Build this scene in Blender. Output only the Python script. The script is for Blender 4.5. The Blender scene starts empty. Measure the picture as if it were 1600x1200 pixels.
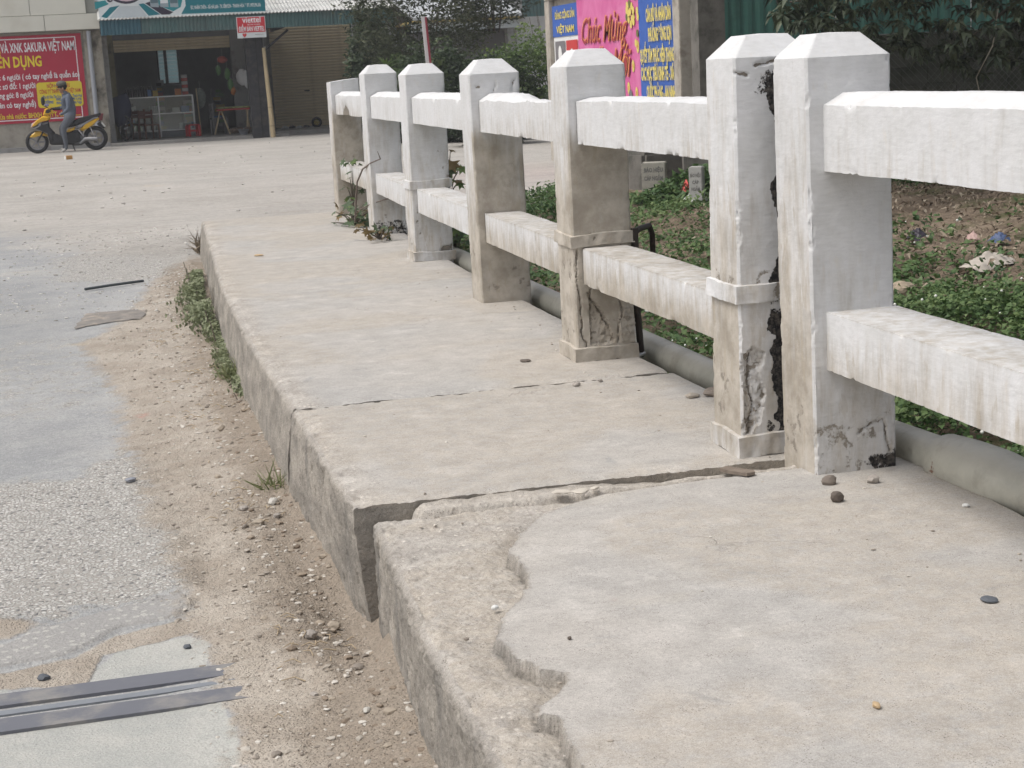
import bpy, bmesh, math, random
import numpy as np
from mathutils import Vector, Matrix
random.seed(7)
rng = np.random.default_rng(7)
scene = bpy.context.scene
COL = scene.collection
R = math.radians
# ------------------------------------------------------------------ camera, sky, sun, exposure
YAW, PITCH, ROLL, CAM_H, LENS = 0.2322, 0.1925, -0.0532, 1.0235, 56.80
_f = Vector((math.sin(YAW)*math.cos(PITCH), math.cos(YAW)*math.cos(PITCH), -math.sin(PITCH)))
_r = Vector((math.cos(YAW), -math.sin(YAW), 0)); _u = _r.cross(_f)
_r2 = math.cos(ROLL)*_r + math.sin(ROLL)*_u; _u2 = -math.sin(ROLL)*_r + math.cos(ROLL)*_u
cam = bpy.data.cameras.new('camera'); cam.lens = LENS; cam.sensor_width = 36; cam.clip_end = 2000; cam.clip_start = .02
camo = bpy.data.objects.new('camera', cam); COL.objects.link(camo)
camo.matrix_world = Matrix(((_r2.x, _u2.x, -_f.x, 0), (_r2.y, _u2.y, -_f.y, 0), (_r2.z, _u2.z, -_f.z, CAM_H), (0, 0, 0, 1)))
cam.dof.use_dof = True; cam.dof.focus_distance = 4.2; cam.dof.aperture_fstop = 32
scene.camera = camo
SUN_EL, SUN_AZ = R(60), R(-94)      # azimuth from +Y, negative = to the left
w = bpy.data.worlds.new('World'); scene.world = w; w.use_nodes = True
nt = w.node_tree; nt.nodes.clear()
sky = nt.nodes.new('ShaderNodeTexSky'); sky.sky_type = 'NISHITA'; sky.sun_disc = False
sky.sun_elevation = SUN_EL; sky.sun_rotation = SUN_AZ; sky.dust_density = 6.0; sky.air_density = 1.0; sky.ozone_density = 1.0
hs = nt.nodes.new('ShaderNodeHueSaturation'); hs.inputs['Saturation'].default_value = .36
bg = nt.nodes.new('ShaderNodeBackground'); bg.inputs['Strength'].default_value = .15
wo = nt.nodes.new('ShaderNodeOutputWorld')
nt.links.new(sky.outputs[0], hs.inputs['Color']); nt.links.new(hs.outputs[0], bg.inputs[0]); nt.links.new(bg.outputs[0], wo.inputs[0])
sl = bpy.data.lights.new('sun', 'SUN'); sl.energy = 1.0; sl.angle = R(24); sl.color = (1, .97, .93)
so = bpy.data.objects.new('sun', sl); COL.objects.link(so)
so.rotation_euler = Vector((math.sin(SUN_AZ)*math.cos(SUN_EL), math.cos(SUN_AZ)*math.cos(SUN_EL), math.sin(SUN_EL))).to_track_quat('Z', 'Y').to_euler()
vs = scene.view_settings; vs.view_transform = 'Standard'; vs.look = 'None'; vs.exposure = 0.17; vs.gamma = 1; vs.use_curve_mapping = False
scene.cycles.max_bounces = 6; scene.cycles.use_denoising = True

# ------------------------------------------------------------------ numpy noise
def _h(ix, iy, iz, seed):
    n = (ix.astype(np.int64)*374761393 + iy.astype(np.int64)*668265263 + iz.astype(np.int64)*2147483647 + seed*1274126177) & 0xffffffff
    n = ((n ^ (n >> 13))*1274126177) & 0xffffffff
    n = ((n ^ (n >> 15))*2246822519) & 0xffffffff
    return ((n ^ (n >> 16)) & 0xffff)/32767.5 - 1.0
def vn(x, y, z, s=1.0, seed=0):
    x = np.asarray(x, float)*s; y = np.asarray(y, float)*s; z = np.asarray(z, float)*s
    x, y, z = np.broadcast_arrays(x, y, z)
    ix, iy, iz = np.floor(x), np.floor(y), np.floor(z)
    fx, fy, fz = x-ix, y-iy, z-iz
    fx = fx*fx*(3-2*fx); fy = fy*fy*(3-2*fy); fz = fz*fz*(3-2*fz)
    r = 0
    for a in (0, 1):
        wa = fx if a else 1-fx
        for b in (0, 1):
            wb = fy if b else 1-fy
            for c in (0, 1):
                r = r + wa*wb*(fz if c else 1-fz)*_h(ix+a, iy+b, iz+c, seed)
    return r
def fb(x, y, z, s=1.0, o=4, seed=0, g=.5):
    t = 0; a = 1.0; n = 0
    for k in range(o):
        t = t + a*vn(x, y, z, s*2.03**k, seed+k*17); n += a; a *= g
    return t/n
def sstep(a, b, x):
    t = np.clip((x-a)/(b-a), 0, 1); return t*t*(3-2*t)
def segdist(px, py, pts):
    d = np.full(np.shape(px), 1e9)
    for (ax, ay), (bx, by) in zip(pts[:-1], pts[1:]):
        vx, vy = bx-ax, by-ay
        t = np.clip(((px-ax)*vx+(py-ay)*vy)/(vx*vx+vy*vy+1e-12), 0, 1)
        d = np.minimum(d, np.hypot(px-ax-t*vx, py-ay-t*vy))
    return d
def inpoly(px, py, poly):
    c = np.zeros(np.shape(px), bool); n = len(poly)
    for i in range(n):
        (x1, y1), (x2, y2) = poly[i], poly[(i+1) % n]
        if y1 == y2: continue
        c ^= ((y1 > py) != (y2 > py)) & (px < (x2-x1)*(py-y1)/(y2-y1)+x1)
    return c
def sdpoly(px, py, poly):
    d = segdist(px, py, list(poly)+[poly[0]])
    return np.where(inpoly(px, py, poly), -d, d)

# ------------------------------------------------------------------ mesh helpers
def tag(o, label=None, cat=None, group=None, kind=None):
    if label: o['label'] = label
    if cat: o['category'] = cat
    if group: o['group'] = group
    if kind: o['kind'] = kind
    return o
def empty(name, loc=(0, 0, 0), rz=0, **k):
    o = bpy.data.objects.new(name, None); COL.objects.link(o); o.empty_display_size = .1
    o.location = loc; o.rotation_euler = (0, 0, rz); return tag(o, **k)
def link(name, me, parent=None, loc=None, rot=None, **k):
    o = bpy.data.objects.new(name, me); COL.objects.link(o)
    if parent: o.parent = parent
    if loc is not None: o.location = loc
    if rot is not None: o.rotation_euler = rot
    return tag(o, **k)
def mesh_np(name, V, F, mat, smooth=True, attrs=None, sharp=0):
    V = np.asarray(V, np.float32); Fs = F if isinstance(F, list) else [F]
    me = bpy.data.meshes.new(name); me.vertices.add(len(V)); me.vertices.foreach_set('co', V.ravel())
    lp = np.concatenate([np.asarray(f, np.int32).ravel() for f in Fs])
    tot = np.concatenate([np.full(len(f), np.asarray(f).shape[1], np.int32) for f in Fs])
    st = np.concatenate([[0], np.cumsum(tot)[:-1]]).astype(np.int32)
    me.loops.add(len(lp)); me.loops.foreach_set('vertex_index', lp)
    me.polygons.add(len(tot)); me.polygons.foreach_set('loop_start', st); me.polygons.foreach_set('loop_total', tot)
    me.polygons.foreach_set('use_smooth', np.full(len(tot), smooth, bool))
    for k, a in (attrs or {}).items():
        at = me.attributes.new(k, 'FLOAT', 'POINT'); at.data.foreach_set('value', np.asarray(a, np.float32).ravel())
    for m in (mat if isinstance(mat, (list, tuple)) else [mat]):
        if m: me.materials.append(m)
    me.update(calc_edges=True)
    if sharp: me.set_sharp_from_angle(angle=R(sharp))
    return me
def gridF(nr, nc, wrap=False, off=0):
    i = np.arange(nr-1)[:, None]; j = np.arange(nc if wrap else nc-1)[None, :]
    j2 = (j+1) % nc
    return np.stack([i*nc+j, i*nc+j2, (i+1)*nc+j2, (i+1)*nc+j], -1).reshape(-1, 4)+off
class MB:
    """collects plain shapes; link() makes them one mesh object"""
    def __init__(s): s.v = []; s.f = []; s.sm = []
    def add(s, vs, fs, sm=False):
        o = len(s.v); s.v += [tuple(v) for v in vs]; s.f += [tuple(i+o for i in f) for f in fs]; s.sm += [sm]*len(fs); return s
    def box(s, x0, x1, y0, y1, z0, z1, M=None, b=0):
        if b:
            bm = bmesh.new(); bmesh.ops.create_cube(bm, size=1)
            for v in bm.verts: v.co = Vector(((x0+x1)/2+v.co.x*(x1-x0), (y0+y1)/2+v.co.y*(y1-y0), (z0+z1)/2+v.co.z*(z1-z0)))
            bmesh.ops.bevel(bm, geom=bm.edges[:], offset=b, segments=2, affect='EDGES')
            vs = [v.co.copy() for v in bm.verts]; fs = [[v.index for v in f.verts] for f in bm.faces]; bm.free()
        else:
            vs = [Vector((x, y, z)) for x in (x0, x1) for y in (y0, y1) for z in (z0, z1)]
            fs = [(0, 1, 3, 2), (4, 6, 7, 5), (0, 4, 5, 1), (2, 3, 7, 6), (0, 2, 6, 4), (1, 5, 7, 3)]
        if M: vs = [M @ v for v in vs]
        return s.add(vs, fs)
    def tube(s, pts, r, n=8, cap=True, sq=1.0):
        pts = [Vector(p) for p in pts]; k = len(pts); rs = r if isinstance(r, (list, tuple)) else [r]*k
        vs = []; up = Vector((0, 0, 1))
        for i, p in enumerate(pts):
            d = (pts[min(i+1, k-1)]-pts[max(i-1, 0)])
            if d.length < 1e-9: d = Vector((0, 0, 1))
            d.normalize()
            a = d.cross(up if abs(d.z) < .95 else Vector((0, 1, 0))).normalized(); b = a.cross(d)
            for j in range(n):
                t = 2*math.pi*j/n; vs.append(p+a*math.cos(t)*rs[i]+b*math.sin(t)*rs[i]*sq)
        fs = [(i*n+j, i*n+(j+1) % n, (i+1)*n+(j+1) % n, (i+1)*n+j) for i in range(k-1) for j in range(n)]
        s.add(vs, fs, True)
        if cap: s.add(vs[:n], [tuple(range(n-1, -1, -1))]); s.add(vs[-n:], [tuple(range(n))])
        return s
    def prism(s, outline, t0, t1, axis='y', M=None):
        n = len(outline)
        def P(a, b, t): return Vector((a, t, b)) if axis == 'y' else (Vector((t, a, b)) if axis == 'x' else Vector((a, b, t)))
        vs = [P(a, b, t) for t in (t0, t1) for a, b in outline]
        if M: vs = [M @ v for v in vs]
        fs = [(i, (i+1) % n, n+(i+1) % n, n+i) for i in range(n)]
        return s.add(vs, fs+[tuple(range(n-1, -1, -1)), tuple(range(n, 2*n))])
    def ball(s, c, r, n=8, m=6):
        rx, ry, rz = r if isinstance(r, (tuple, list)) else (r, r, r)
        vs = [(c[0], c[1], c[2]-rz)]
        for i in range(1, m):
            a = -math.pi/2+math.pi*i/m
            for j in range(n):
                t = 2*math.pi*j/n; vs.append((c[0]+rx*math.cos(a)*math.cos(t), c[1]+ry*math.cos(a)*math.sin(t), c[2]+rz*math.sin(a)))
        vs.append((c[0], c[1], c[2]+rz)); L = len(vs)-1
        fs = [(0, 1+(j+1) % n, 1+j) for j in range(n)]
        fs += [(1+i*n+j, 1+i*n+(j+1) % n, 1+(i+1)*n+(j+1) % n, 1+(i+1)*n+j) for i in range(m-2) for j in range(n)]
        fs += [(L, 1+(m-2)*n+j, 1+(m-2)*n+(j+1) % n) for j in range(n)]
        return s.add(vs, fs, True)
    def mesh(s, name, mat):
        me = bpy.data.meshes.new(name); me.from_pydata([tuple(v) for v in s.v], [], s.f)
        me.polygons.foreach_set('use_smooth', s.sm); me.materials.append(mat); me.update(); return me
    def link(s, name, mat, parent=None, **k): return link(name, s.mesh(name, mat), parent, **k)

# ------------------------------------------------------------------ material helpers
class G:
    def __init__(s, name):
        s.mat = bpy.data.materials.new(name); s.mat.use_nodes = True; s.nt = s.mat.node_tree; s.nt.nodes.clear()
        s._p = None; s._o = None
    def n(s, typ, ins=None, **props):
        nd = s.nt.nodes.new(typ)
        for k, v in props.items(): setattr(nd, k, v)
        for k, v in (ins or {}).items():
            if isinstance(v, bpy.types.NodeSocket): s.nt.links.new(v, nd.inputs[k])
            elif v is not None: nd.inputs[k].default_value = v
        return nd
    def pos(s):
        if not s._p: s._p = s.n('ShaderNodeNewGeometry').outputs['Position']
        return s._p
    def obj(s):
        if not s._o: s._o = s.n('ShaderNodeTexCoord').outputs['Object']
        return s._o
    def map(s, sc, vec=None, rot=(0, 0, 0)):
        return s.n('ShaderNodeMapping', {'Vector': vec or s.pos(), 'Scale': sc, 'Rotation': rot}).outputs[0]
    def noise(s, scale, detail=4, rough=.55, vec=None, dist=0.0, col=False):
        nd = s.n('ShaderNodeTexNoise', {'Vector': vec or s.pos(), 'Scale': scale, 'Detail': detail, 'Roughness': rough, 'Distortion': dist})
        return nd.outputs['Color' if col else 'Fac']
    def vor(s, scale, feature='F1', out='Distance', vec=None, rand=1.0):
        nd = s.n('ShaderNodeTexVoronoi', {'Vector': vec or s.pos(), 'Scale': scale, 'Randomness': rand}, feature=feature)
        return nd.outputs[out]
    def ramp(s, fac, stops):
        nd = s.n('ShaderNodeValToRGB', {'Fac': fac}); e = nd.color_ramp.elements
        while len(e) < len(stops): e.new(.5)
        for el, (p, c) in zip(e, stops):
            el.position = p; el.color = (c, c, c, 1) if isinstance(c, (int, float)) else tuple(c)+(1,)
        return nd.outputs[0]
    def mix(s, fac, a, b, mode='MIX'):
        c = lambda v: v if isinstance(v, bpy.types.NodeSocket) else ((v, v, v, 1) if isinstance(v, (int, float)) else tuple(v)+(1,))
        nd = s.n('ShaderNodeMixRGB', {'Fac': fac, 'Color1': c(a), 'Color2': c(b)}, blend_type=mode); return nd.outputs[0]
    def m(s, op, a, b=0.0, c=0.0, clamp=False):
        return s.n('ShaderNodeMath', {0: a, 1: b, 2: c}, operation=op, use_clamp=clamp).outputs[0]
    def ss(s, x, a, b):
        return s.n('ShaderNodeMapRange', {'Value': x, 'From Min': a, 'From Max': b}, interpolation_type='SMOOTHSTEP').outputs[0]
    def attr(s, name): return s.n('ShaderNodeAttribute', attribute_name=name).outputs['Fac']
    def rnd(s): return s.n('ShaderNodeObjectInfo').outputs['Random']
    def bump(s, h, dist, strength=1.0, normal=None):
        return s.n('ShaderNodeBump', {'Height': h, 'Distance': dist, 'Strength': strength, 'Normal': normal}).outputs[0]
    def done(s, color, rough=.8, normal=None, spec=.3, metal=0.0, trans=0.0, **extra):
        c = color if isinstance(color, bpy.types.NodeSocket) else tuple(color)+(1,)
        b = s.n('ShaderNodeBsdfPrincipled', {'Base Color': c, 'Roughness': rough, 'Normal': normal, 'Specular IOR Level': spec, 'Metallic': metal})
        for k, v in extra.items(): b.inputs[k].default_value = v
        sh = b.outputs[0]
        if trans:
            t = s.n('ShaderNodeBsdfTranslucent', {'Color': c})
            sh = s.n('ShaderNodeMixShader', {0: trans, 1: sh, 2: t.outputs[0]}).outputs[0]
        o = s.n('ShaderNodeOutputMaterial', {'Surface': sh}); return s.mat
def simple(name, col, rough=.6, var=.12, scale=30, spec=.3, metal=0.0, bump=0.0, dirt=None, dscale=4, trans=0.0):
    g = G(name); f = g.noise(scale, 4, .6, vec=g.obj())
    c = g.mix(f, tuple(x*(1-var) for x in col), tuple(min(1, x*(1+var)) for x in col))
    if dirt: c = g.mix(g.ss(g.noise(dscale, 5, .65, vec=g.obj()), .45, .75), c, dirt)
    nrm = g.bump(f, bump) if bump else None
    return g.done(c, rough, nrm, spec, metal, trans)
# ------------------------------------------------------------------ main materials
def mat_concrete():
    g = G('weathered_concrete'); p = g.pos(); at_s = g.attr('smoothed'); at_f = g.attr('face'); at_d = g.attr('dirt')
    big = g.noise(1.1, 4, .6); mid = g.noise(5.5, 5, .62, dist=.6); fine = g.noise(60, 4, .65); grit = g.noise(420, 2, .6)
    sm = g.mix(g.ss(big, .35, .68), (.415, .39, .358), (.375, .362, .342))
    sm = g.mix(g.m('MULTIPLY', g.ss(mid, .5, .72), .5), sm, (.475, .45, .42))
    sm = g.mix(g.m('MULTIPLY', g.ss(g.noise(2.3, 5, .6, vec=g.map((1, 1.7, 1))), .54, .72), .7), sm, (.42, .39, .342))
    blot = g.ss(g.noise(3.4, 6, .7, vec=g.map((1, 1.4, 1), rot=(0, 0, .6))), .57, .66)
    sm = g.mix(g.m('MULTIPLY', blot, .42), sm, (.53, .505, .47))
    gry = g.ss(g.noise(4.7, 3, .5, dist=1.2), .66, .74)
    sm = g.mix(g.m('MULTIPLY', gry, .5), sm, (.27, .275, .272))
    pink = g.ss(g.noise(6.5, 2, .5), .72, .80); sm = g.mix(g.m('MULTIPLY', pink, .3), sm, (.44, .31, .27))
    sm = g.mix(g.m('MULTIPLY', g.ss(g.noise(95, 3, .7), .66, .74), .3), sm, (.21, .185, .155))
    ro = g.mix(g.ss(mid, .35, .65), (.36, .332, .298), (.47, .44, .40))
    ro = g.mix(g.m('MULTIPLY', g.ss(g.noise(38, 5, .7), .54, .70), .6), ro, (.24, .215, .185))
    agg = g.vor(75, 'F1', 'Color'); aggd = g.vor(75, 'F1', 'Distance')
    ro = g.mix(g.m('MULTIPLY', g.ss(g.n('ShaderNodeSeparateColor', {0: agg}).outputs[0], .80, .9), g.ss(aggd, .55, .25)), ro, (.54, .50, .45))
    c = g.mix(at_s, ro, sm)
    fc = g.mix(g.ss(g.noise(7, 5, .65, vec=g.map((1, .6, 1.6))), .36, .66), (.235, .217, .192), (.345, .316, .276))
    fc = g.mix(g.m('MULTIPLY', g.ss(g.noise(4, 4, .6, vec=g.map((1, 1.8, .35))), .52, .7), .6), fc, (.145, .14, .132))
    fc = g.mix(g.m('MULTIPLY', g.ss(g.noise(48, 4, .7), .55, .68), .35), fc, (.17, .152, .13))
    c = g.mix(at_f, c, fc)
    sand = g.mix(fine, (.34, .298, .245), (.44, .395, .335))
    c = g.mix(g.m('MULTIPLY', at_d, g.ss(g.noise(26, 5, .7), .25, .62)), c, sand)
    cw = g.n('ShaderNodeVectorMath', {0: p, 1: g.n('ShaderNodeVectorMath', {0: g.noise(3, 4, .6, col=True), 'Scale': .35}, operation='SCALE').outputs[0]}, operation='ADD').outputs[0]
    cr = g.vor(.85, 'DISTANCE_TO_EDGE', 'Distance', vec=cw)
    crk = g.m('MULTIPLY', g.ss(cr, .0045, .0008), g.ss(g.noise(1.7, 2), .5, .6))
    c = g.mix(g.m('MULTIPLY', crk, .18), c, (.14, .12, .10))
    c = g.mix(.45, c, g.ramp(grit, [(.25, .20), (.5, .5), (.75, .80)]), 'OVERLAY')
    c = g.mix(.40, c, g.ramp(g.noise(110, 5, .75), [(.3, .30), (.5, .5), (.7, .68)]), 'OVERLAY')
    c = g.mix(.45, c, g.ramp(g.noise(11, 7, .75), [(.3, .34), (.5, .5), (.7, .66)]), 'OVERLAY')
    c = g.mix(g.m('MULTIPLY', g.ss(g.vor(190, 'F1', 'Distance'), .26, .14), g.ss(g.noise(20, 4, .65), .50, .60)), c, (.13, .115, .10))
    h = g.m('ADD', g.m('MULTIPLY', fine, .35), g.m('MULTIPLY', grit, .12))
    rg = g.m('ADD', g.m('MULTIPLY', g.noise(85, 4, .7), 1.0), g.m('MULTIPLY', g.ss(aggd, .5, .1), .3))
    rr = g.m('MAXIMUM', g.m('SUBTRACT', 1.0, at_s), at_f)
    hh = g.m('ADD', h, g.m('MULTIPLY', rg, g.m('MULTIPLY', rr, 1.0)))
    hh = g.m('SUBTRACT', hh, g.m('MULTIPLY', crk, .3))
    return g.done(c, .93, g.bump(hh, .0045, .8), .2)
CONC = mat_concrete()
def mat_paint():
    g = G('whitewashed_concrete'); gr = g.attr('grime'); bare = g.attr('bare'); tar = g.attr('tar')
    vec = g.map((9, 9, 1.4)); strk = g.noise(3.2, 5, .65, vec=vec); mid = g.noise(9, 5, .65); fine = g.noise(120, 4, .65)
    w0 = g.mix(g.ss(mid, .3, .7), (.585, .585, .58), (.645, .645, .65))
    w0 = g.mix(.5, w0, g.ramp(g.noise(30, 5, .65, vec=g.map((1, 1, 4.5))), [(.3, .40), (.5, .5), (.7, .58)]), 'OVERLAY')
    w0 = g.mix(g.m('MULTIPLY', g.ss(g.noise(45, 3, .6, vec=g.map((1, 1, .28))), .60, .72), .35), w0, (.60, .56, .50))
    dirty = g.mix(g.ss(mid, .3, .7), (.30, .262, .21), (.49, .445, .38))
    dirty = g.mix(g.m('MULTIPLY', g.ss(g.noise(16, 5, .7), .52, .68), .6), dirty, (.29, .25, .20))
    a = g.m('ADD', g.m('MULTIPLY', gr, 1.5), g.m('MULTIPLY', g.m('SUBTRACT', strk, .62), 1.5), clamp=True)
    a2 = g.m('MULTIPLY', g.ss(a, .0, 1.0), .93)
    c = g.mix(a2, w0, dirty)
    specks = g.ss(g.noise(22, 4, .7, vec=g.map((1, 1, .4))), .70, .74)
    c = g.mix(g.m('MULTIPLY', specks, .45), c, (.33, .29, .23))
    fl = g.m('MULTIPLY', g.ss(g.noise(34, 4, .65, vec=g.map((1, 1, .26))), .57, .64), g.ss(gr, .12, .45)); c = g.mix(g.m('MULTIPLY', fl, .55), c, (.40, .35, .28))
    bn = g.ss(g.m('ADD', bare, g.m('MULTIPLY', g.m('SUBTRACT', g.noise(30, 5, .7), .5), 1.4)), .42, .56)
    c = g.mix(bn, c, g.mix(fine, (.17, .15, .125), (.33, .295, .25)))
    tn = g.ss(g.m('ADD', tar, g.m('MULTIPLY', g.m('SUBTRACT', g.noise(42, 7, .8), .5), 2.6)), .58, .64)
    c = g.mix(tn, c, g.mix(g.ss(g.noise(70, 5, .75), .4, .7), (.016, .016, .018), (.13, .115, .10)))
    brush = g.noise(26, 4, .6, vec=g.map((1, 1, 3.2)))
    h = g.m('ADD', g.m('MULTIPLY', brush, .5), g.m('MULTIPLY', fine, .25))
    h = g.m('SUBTRACT', h, g.m('MULTIPLY', g.m('MAXIMUM', bn, tn), .5))
    return g.done(c, .8, g.bump(h, .004, .6), .25)
PAINT = mat_paint()
def mat_road():
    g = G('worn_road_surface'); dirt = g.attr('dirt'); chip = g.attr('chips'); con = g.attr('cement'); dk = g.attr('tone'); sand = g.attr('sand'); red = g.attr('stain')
    fine = g.noise(70, 5, .7); mid = g.noise(3.5, 5, .65); big = g.noise(.55, 4, .6)
    n1 = g.m('SUBTRACT', g.noise(9, 6, .72), .5); n2 = g.m('SUBTRACT', g.noise(28, 5, .7), .5)
    # asphalt with dust on it
    asp = g.mix(g.ss(mid, .3, .7), (.30, .305, .305), (.37, .368, .36))
    asp = g.mix(g.m('MULTIPLY', g.ss(g.noise(1.3, 5, .62), .5, .7), .5), asp, (.40, .385, .355))
    asp = g.mix(g.m('MULTIPLY', g.ss(fine, .55, .75), .35), asp, (.47, .45, .42))
    asp = g.mix(.6, asp, g.ramp(g.noise(75, 5, .75), [(.3, .30), (.5, .5), (.7, .70)]), 'OVERLAY')
    asp = g.mix(g.m('MULTIPLY', g.ss(g.vor(90, 'F1', 'Distance'), .30, .16), g.ss(g.noise(14, 3, .6), .48, .6)), asp, (.50, .485, .46))
    asp = g.mix(g.m('MULTIPLY', dk, .62), asp, (.175, .18, .185))  # road darkened by the tone mask, painted vehicle shadow included
    # stone chips
    cv = g.n('ShaderNodeVectorMath', {0: g.pos(), 1: g.n('ShaderNodeVectorMath', {0: g.noise(40, 2, .5, col=True), 'Scale': .012}, operation='SCALE').outputs[0]}, operation='ADD').outputs[0]
    cd = g.vor(76, 'DISTANCE_TO_EDGE', 'Distance', vec=cv); cc = g.n('ShaderNodeSeparateColor', {0: g.vor(76, 'F1', 'Color', vec=cv)}).outputs
    stone = g.mix(cc[0], (.44, .43, .41), (.66, .645, .615)); stone = g.mix(g.ss(cc[1], .86, .93), stone, (.18, .18, .18))
    grout = g.mix(fine, (.30, .285, .26), (.39, .37, .34))
    inst = g.m('MULTIPLY', g.ss(cd, .08, .2), g.ss(cc[2], .10, .2))
    chips = g.mix(inst, grout, stone)
    chn = g.ss(g.m('ADD', chip, g.m('ADD', g.m('MULTIPLY', n1, 1.6), g.m('MULTIPLY', n2, .9))), .38, .68)
    c = g.mix(chn, asp, chips)
    # sparse chips
    sp = g.vor(46, 'F1', 'Distance', vec=cv); spc = g.n('ShaderNodeSeparateColor', {0: g.vor(46, 'F1', 'Color', vec=cv)}).outputs
    cem = g.mix(g.ss(g.noise(8, 5, .6), .3, .7), (.36, .365, .345), (.43, .425, .395))
    cn = g.ss(g.m('ADD', con, g.m('MULTIPLY', n1, .9)), .42, .58); c = g.mix(cn, c, cem)
    pt = g.attr('patch'); ptn = g.ss(g.m('ADD', pt, g.m('MULTIPLY', n1, .5)), .45, .55)
    pc = g.mix(mid, (.29, .285, .275), (.345, .335, .32)); pst = g.m('MULTIPLY', g.ss(g.m('ADD', sp, g.m('MULTIPLY', n2, .5)), .40, .30), g.ss(spc[0], .35, .4))
    c = g.mix(ptn, c, g.mix(g.m('MULTIPLY', pst, .7), pc, (.47, .455, .425)))
    # dirt and dust
    dcol = g.mix(g.ss(g.noise(5, 5, .65), .3, .7), (.34, .292, .238), (.455, .405, .345))
    dcol = g.mix(g.m('MULTIPLY', g.ss(g.noise(40, 5, .7), .54, .7), .55), dcol, (.245, .20, .157))
    dcol = g.mix(g.m('MULTIPLY', g.ss(g.noise(190, 3, .6), .62, .7), .5), dcol, (.56, .51, .44))
    so_ = g.ss(g.m('ADD', g.attr('soil'), g.m('ADD', g.m('MULTIPLY', n1, 1.4), g.m('MULTIPLY', n2, .6))), .3, .8); dcol = g.mix(g.m('MULTIPLY', so_, .75), dcol, g.mix(fine, (.20, .16, .12), (.31, .26, .205)))
    dn = g.ss(g.m('ADD', g.m('MULTIPLY', dirt, 1.15), g.m('ADD', g.m('MULTIPLY', n1, .9), g.m('MULTIPLY', n2, .6))), .35, .75)
    far = g.attr('far'); fcol = g.mix(g.ss(g.noise(.9, 5, .65), .3, .7), (.355, .332, .30), (.435, .41, .375))
    fcol = g.mix(g.m('MULTIPLY', g.ss(g.noise(3.2, 6, .7, vec=g.map((.6, 1.6, 1))), .52, .66), .5), fcol, (.29, .255, .21))
    trk = g.noise(2.0, 4, .6, vec=g.map((.12, 1.5, 1), rot=(0, 0, .25))); fcol = g.mix(g.m('MULTIPLY', g.ss(trk, .54, .64), .4), fcol, (.31, .295, .275))
    fcol = g.mix(.6, fcol, g.ramp(g.noise(22, 5, .75), [(.3, .32), (.5, .5), (.7, .68)]), 'OVERLAY')
    c = g.mix(g.m('MULTIPLY', g.ss(g.m('ADD', far, g.m('MULTIPLY', g.m('SUBTRACT', g.noise(1.1, 6, .7), .5), 1.5)), .3, .8), .9), c, fcol)
    c = g.mix(g.m('MULTIPLY', dn, .95), c, dcol)
    sn = g.ss(g.m('ADD', sand, n1), .4, .8); c = g.mix(g.m('MULTIPLY', sn, .75), c, (.50, .425, .32))
    c = g.mix(g.m('MULTIPLY', g.ss(g.m('ADD', red, n2), .4, .7), .55), c, (.46, .20, .16))
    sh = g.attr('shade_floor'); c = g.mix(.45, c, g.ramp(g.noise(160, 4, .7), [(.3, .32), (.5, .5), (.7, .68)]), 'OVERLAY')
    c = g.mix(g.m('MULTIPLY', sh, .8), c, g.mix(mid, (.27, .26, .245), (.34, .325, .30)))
    loose = g.m('MULTIPLY', g.ss(g.vor(130, 'F1', 'Distance'), .5, .1), g.m('ADD', .25, dn))
    h = g.m('ADD', g.m('MULTIPLY', g.m('MULTIPLY', inst, chn), .9), g.m('MULTIPLY', fine, .8))
    h = g.m('ADD', h, g.m('MULTIPLY', loose, .5)); h = g.m('ADD', h, g.m('MULTIPLY', g.m('MULTIPLY', dn, g.noise(32, 5, .7)), 2.2))
    return g.done(c, .92, g.bump(h, .006, .9), .2)
ROAD = mat_road()
def mat_soil():
    g = G('bank_soil'); mid = g.noise(2.2, 6, .65); f = g.noise(30, 5, .7)
    c = g.mix(g.ss(mid, .3, .7), (.13, .098, .07), (.25, .195, .145)); c = g.mix(g.m('MULTIPLY', g.ss(f, .5, .7), .6), c, (.33, .27, .21))
    c = g.mix(g.m('MULTIPLY', g.ss(g.noise(1.5, 4), .5, .62), .7), c, (.075, .085, .035))
    return g.done(c, .95, g.bump(f, .03, .8), .15)
SOIL = mat_soil()

# ------------------------------------------------------------------ ground: road sheet and the bank beside the bridge
RZ = -.30
def axis(segs):
    o = []
    for a, b, st in segs: o.append(np.linspace(a, b, max(2, int(round(abs(b-a)/st))+1))[:-1])
    return np.concatenate(o+[[segs[-1][1]]])
gx = axis([(-300, -60, 30), (-60, -12, 6), (-12, -3, .5), (-3, -1.3, .06), (-1.3, .66, .011), (.66, 2, .08), (2, 9, .1), (9, 16, .4), (16, 60, 6), (60, 300, 30)])
gy = axis([(-200, -20, 20), (-20, 0, 2), (0, 2.4, .2), (2.4, 6.2, .011), (6.2, 11, .025), (11, 20, .07), (20, 45, .2), (45, 80, 2.5), (80, 300, 20)])
X, Y = np.meshgrid(gx, gy)
def bank_z(x, y):
    z = -.62+.30*sstep(3.0, 5.6, x)+.35*sstep(5.4, 9, x)*sstep(15.8, 11, y)+.02*(y-6)*0
    z = z+.05*fb(x, y, 0, .9, 4, 5)+.03*fb(x, y, 0, 4, 3, 6)
    return z
bw = sstep(.9, 1.3, X)*(1-sstep(-.5, .5, Y-np.maximum(12.75, 12.75+(X-2.0)*1.66)))
Zr = RZ+.006*fb(X, Y, 0, 1.3, 4, 3)*(1-.9*np.exp(-((Y-3.49)/.16)**2)*(X > -6))
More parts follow.
